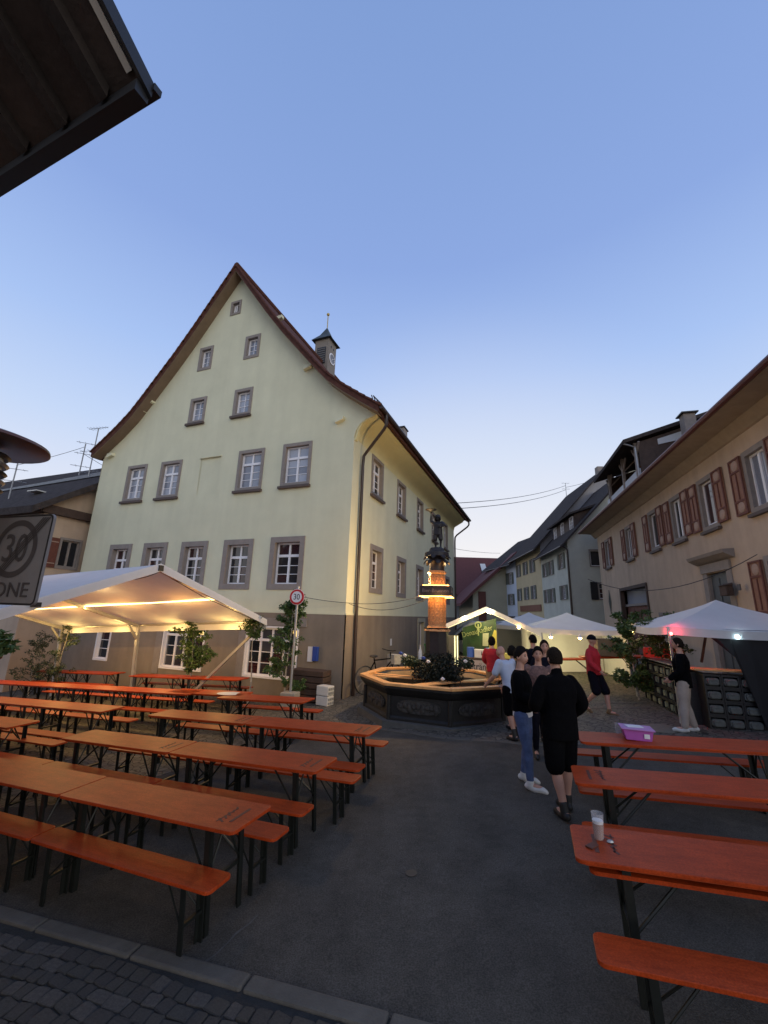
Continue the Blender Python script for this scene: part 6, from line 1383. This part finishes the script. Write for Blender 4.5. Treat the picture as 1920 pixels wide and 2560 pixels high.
sapling('dark leafy sapling behind the left marquee post', (-12.4, 15.8, gz(-12.4)), 2.0, 15, 900, .6, LEAFD, z0=.1)
sapling('thick leafy sapling tied to the left rear post of the right tent', (6.85, 11.7, gz(6.85)), 2.1, 21, 3000, .70, LEAF, z0=.06, size=.11)
sapling('leafy branch hanging over the crate wall under the right tent', (7.15, 11.0, gz(7.1)), 1.9, 23, 1300, .75, LEAF, z0=.55, size=.11)
RP = thing('potted_plant', 'leafy plant in a tall dark red pot at the left edge', 'potted plant', (-5.78, 6.2, gz(-5.78)))
g = MB(); g.lathe([(.20, 0), (.22, .05), (.30, 1.95), (.33, 1.97), (.33, 2.05), (.28, 2.05), (.27, 1.98), (0, 1.98)], 24); part(g, 'pot', TERRA, RP, smooth=True)
leafcloud('foliage', [((0, 0, 2.25), (.36, .36, .20)), ((.15, .1, 2.15), (.3, .3, .15))], 900, .09, LEAF, RP, seed=31)
g = MB(); g.tube([(0, 0, 1.95), (.02, 0, 2.2)], .02, 6); part(g, 'stem', BARK, RP)

# ================================================================== BICYCLE, BIN, TUB
BK = thing('bicycle', 'dark bicycle with a pale basket leaning against the base of the green house', 'bicycle', (.02, 13.75, gz(.0) + .05), R(40))
BK.scale = (1.15, 1.15, 1.2)
for x, nm in ((-.52, 'wheel'), (.52, 'wheel')):
    g = MB(); pts = [(x + .33 * math.cos(a_), 0, .34 + .33 * math.sin(a_)) for a_ in [2 * math.pi * i / 24 for i in range(25)]]; g.tube(pts, .018, 6, cap=False); wl = part(g, nm, INK, BK)
    g = MB()
    for i in range(10): a_ = 2 * math.pi * i / 10; g.tube([(x, 0, .34), (x + .32 * math.cos(a_), 0, .34 + .32 * math.sin(a_))], .002, 4)
    part(g, 'spokes', GALV, wl)
g = MB()
for a_, b_ in (((-.52, 0, .34), (-.08, 0, .33)), ((-.08, 0, .33), (-.22, 0, .85)), ((-.22, 0, .80), (.36, 0, .82)), ((-.08, 0, .33), (.38, 0, .74)), ((-.52, 0, .34), (-.20, 0, .76)), ((.52, 0, .34), (.36, 0, .98))): g.tube([a_, b_], .016, 8)
part(g, 'frame', BLACK, BK)
g = MB(); g.tube([(.30, -.28, 1.05), (.37, -.1, 1.02), (.37, .1, 1.02), (.30, .28, 1.05)], .012, 8); part(g, 'handlebar', INK, BK)
g = MB(); g.sphere((-.24, 0, .90), (.14, .08, .035), 10, 6); part(g, 'saddle', INK, BK)
g = MB(); g.prof([(.40, .68), (.62, .68), (.68, .92), (.38, .92)], -.15, .15); part(g, 'basket', mat('pale_basket', (.42, .40, .36), .7, .2, 15), BK)
g = MB(); g.prof([(-.25, 0), (.25, 0), (.29, .95), (-.29, .95)], -.3, .3); gb_ = tag(part(g, 'green_bin', GREENP, None, loc=(2.05, 16.3, gz(2.05) + .25), rot=(0, 0, HY), bevel=.02), 'green plastic bin by the house wall behind the column', 'bin')
g = MB(); g.box((0, 0, .98), (.62, .66, .06)); part(g, 'lid', GREENP, gb_)
g = MB(); g.lathe([(.28, 0), (.36, .55), (.34, .55), (.30, .50), (0, .50)], 20); tag(part(g, 'pale_planter', mat('pale_green_tub', (.32, .36, .24), .7, .08, 5), None, loc=(1.15, 14.3, gz(1.1) + .25)), 'pale green tub behind the fountain flowers', 'tub')
BT = thing('white_bottle', 'pale bottle beside the column foot', 'bottle', (1.05, 11.25, gz(1.05) + 1.25))
g = MB(); g.lathe([(.05, 0), (.05, .18), (.02, .26), (.02, .33), (0, .33)], 12); part(g, 'glass', PLASTW, BT, smooth=True)
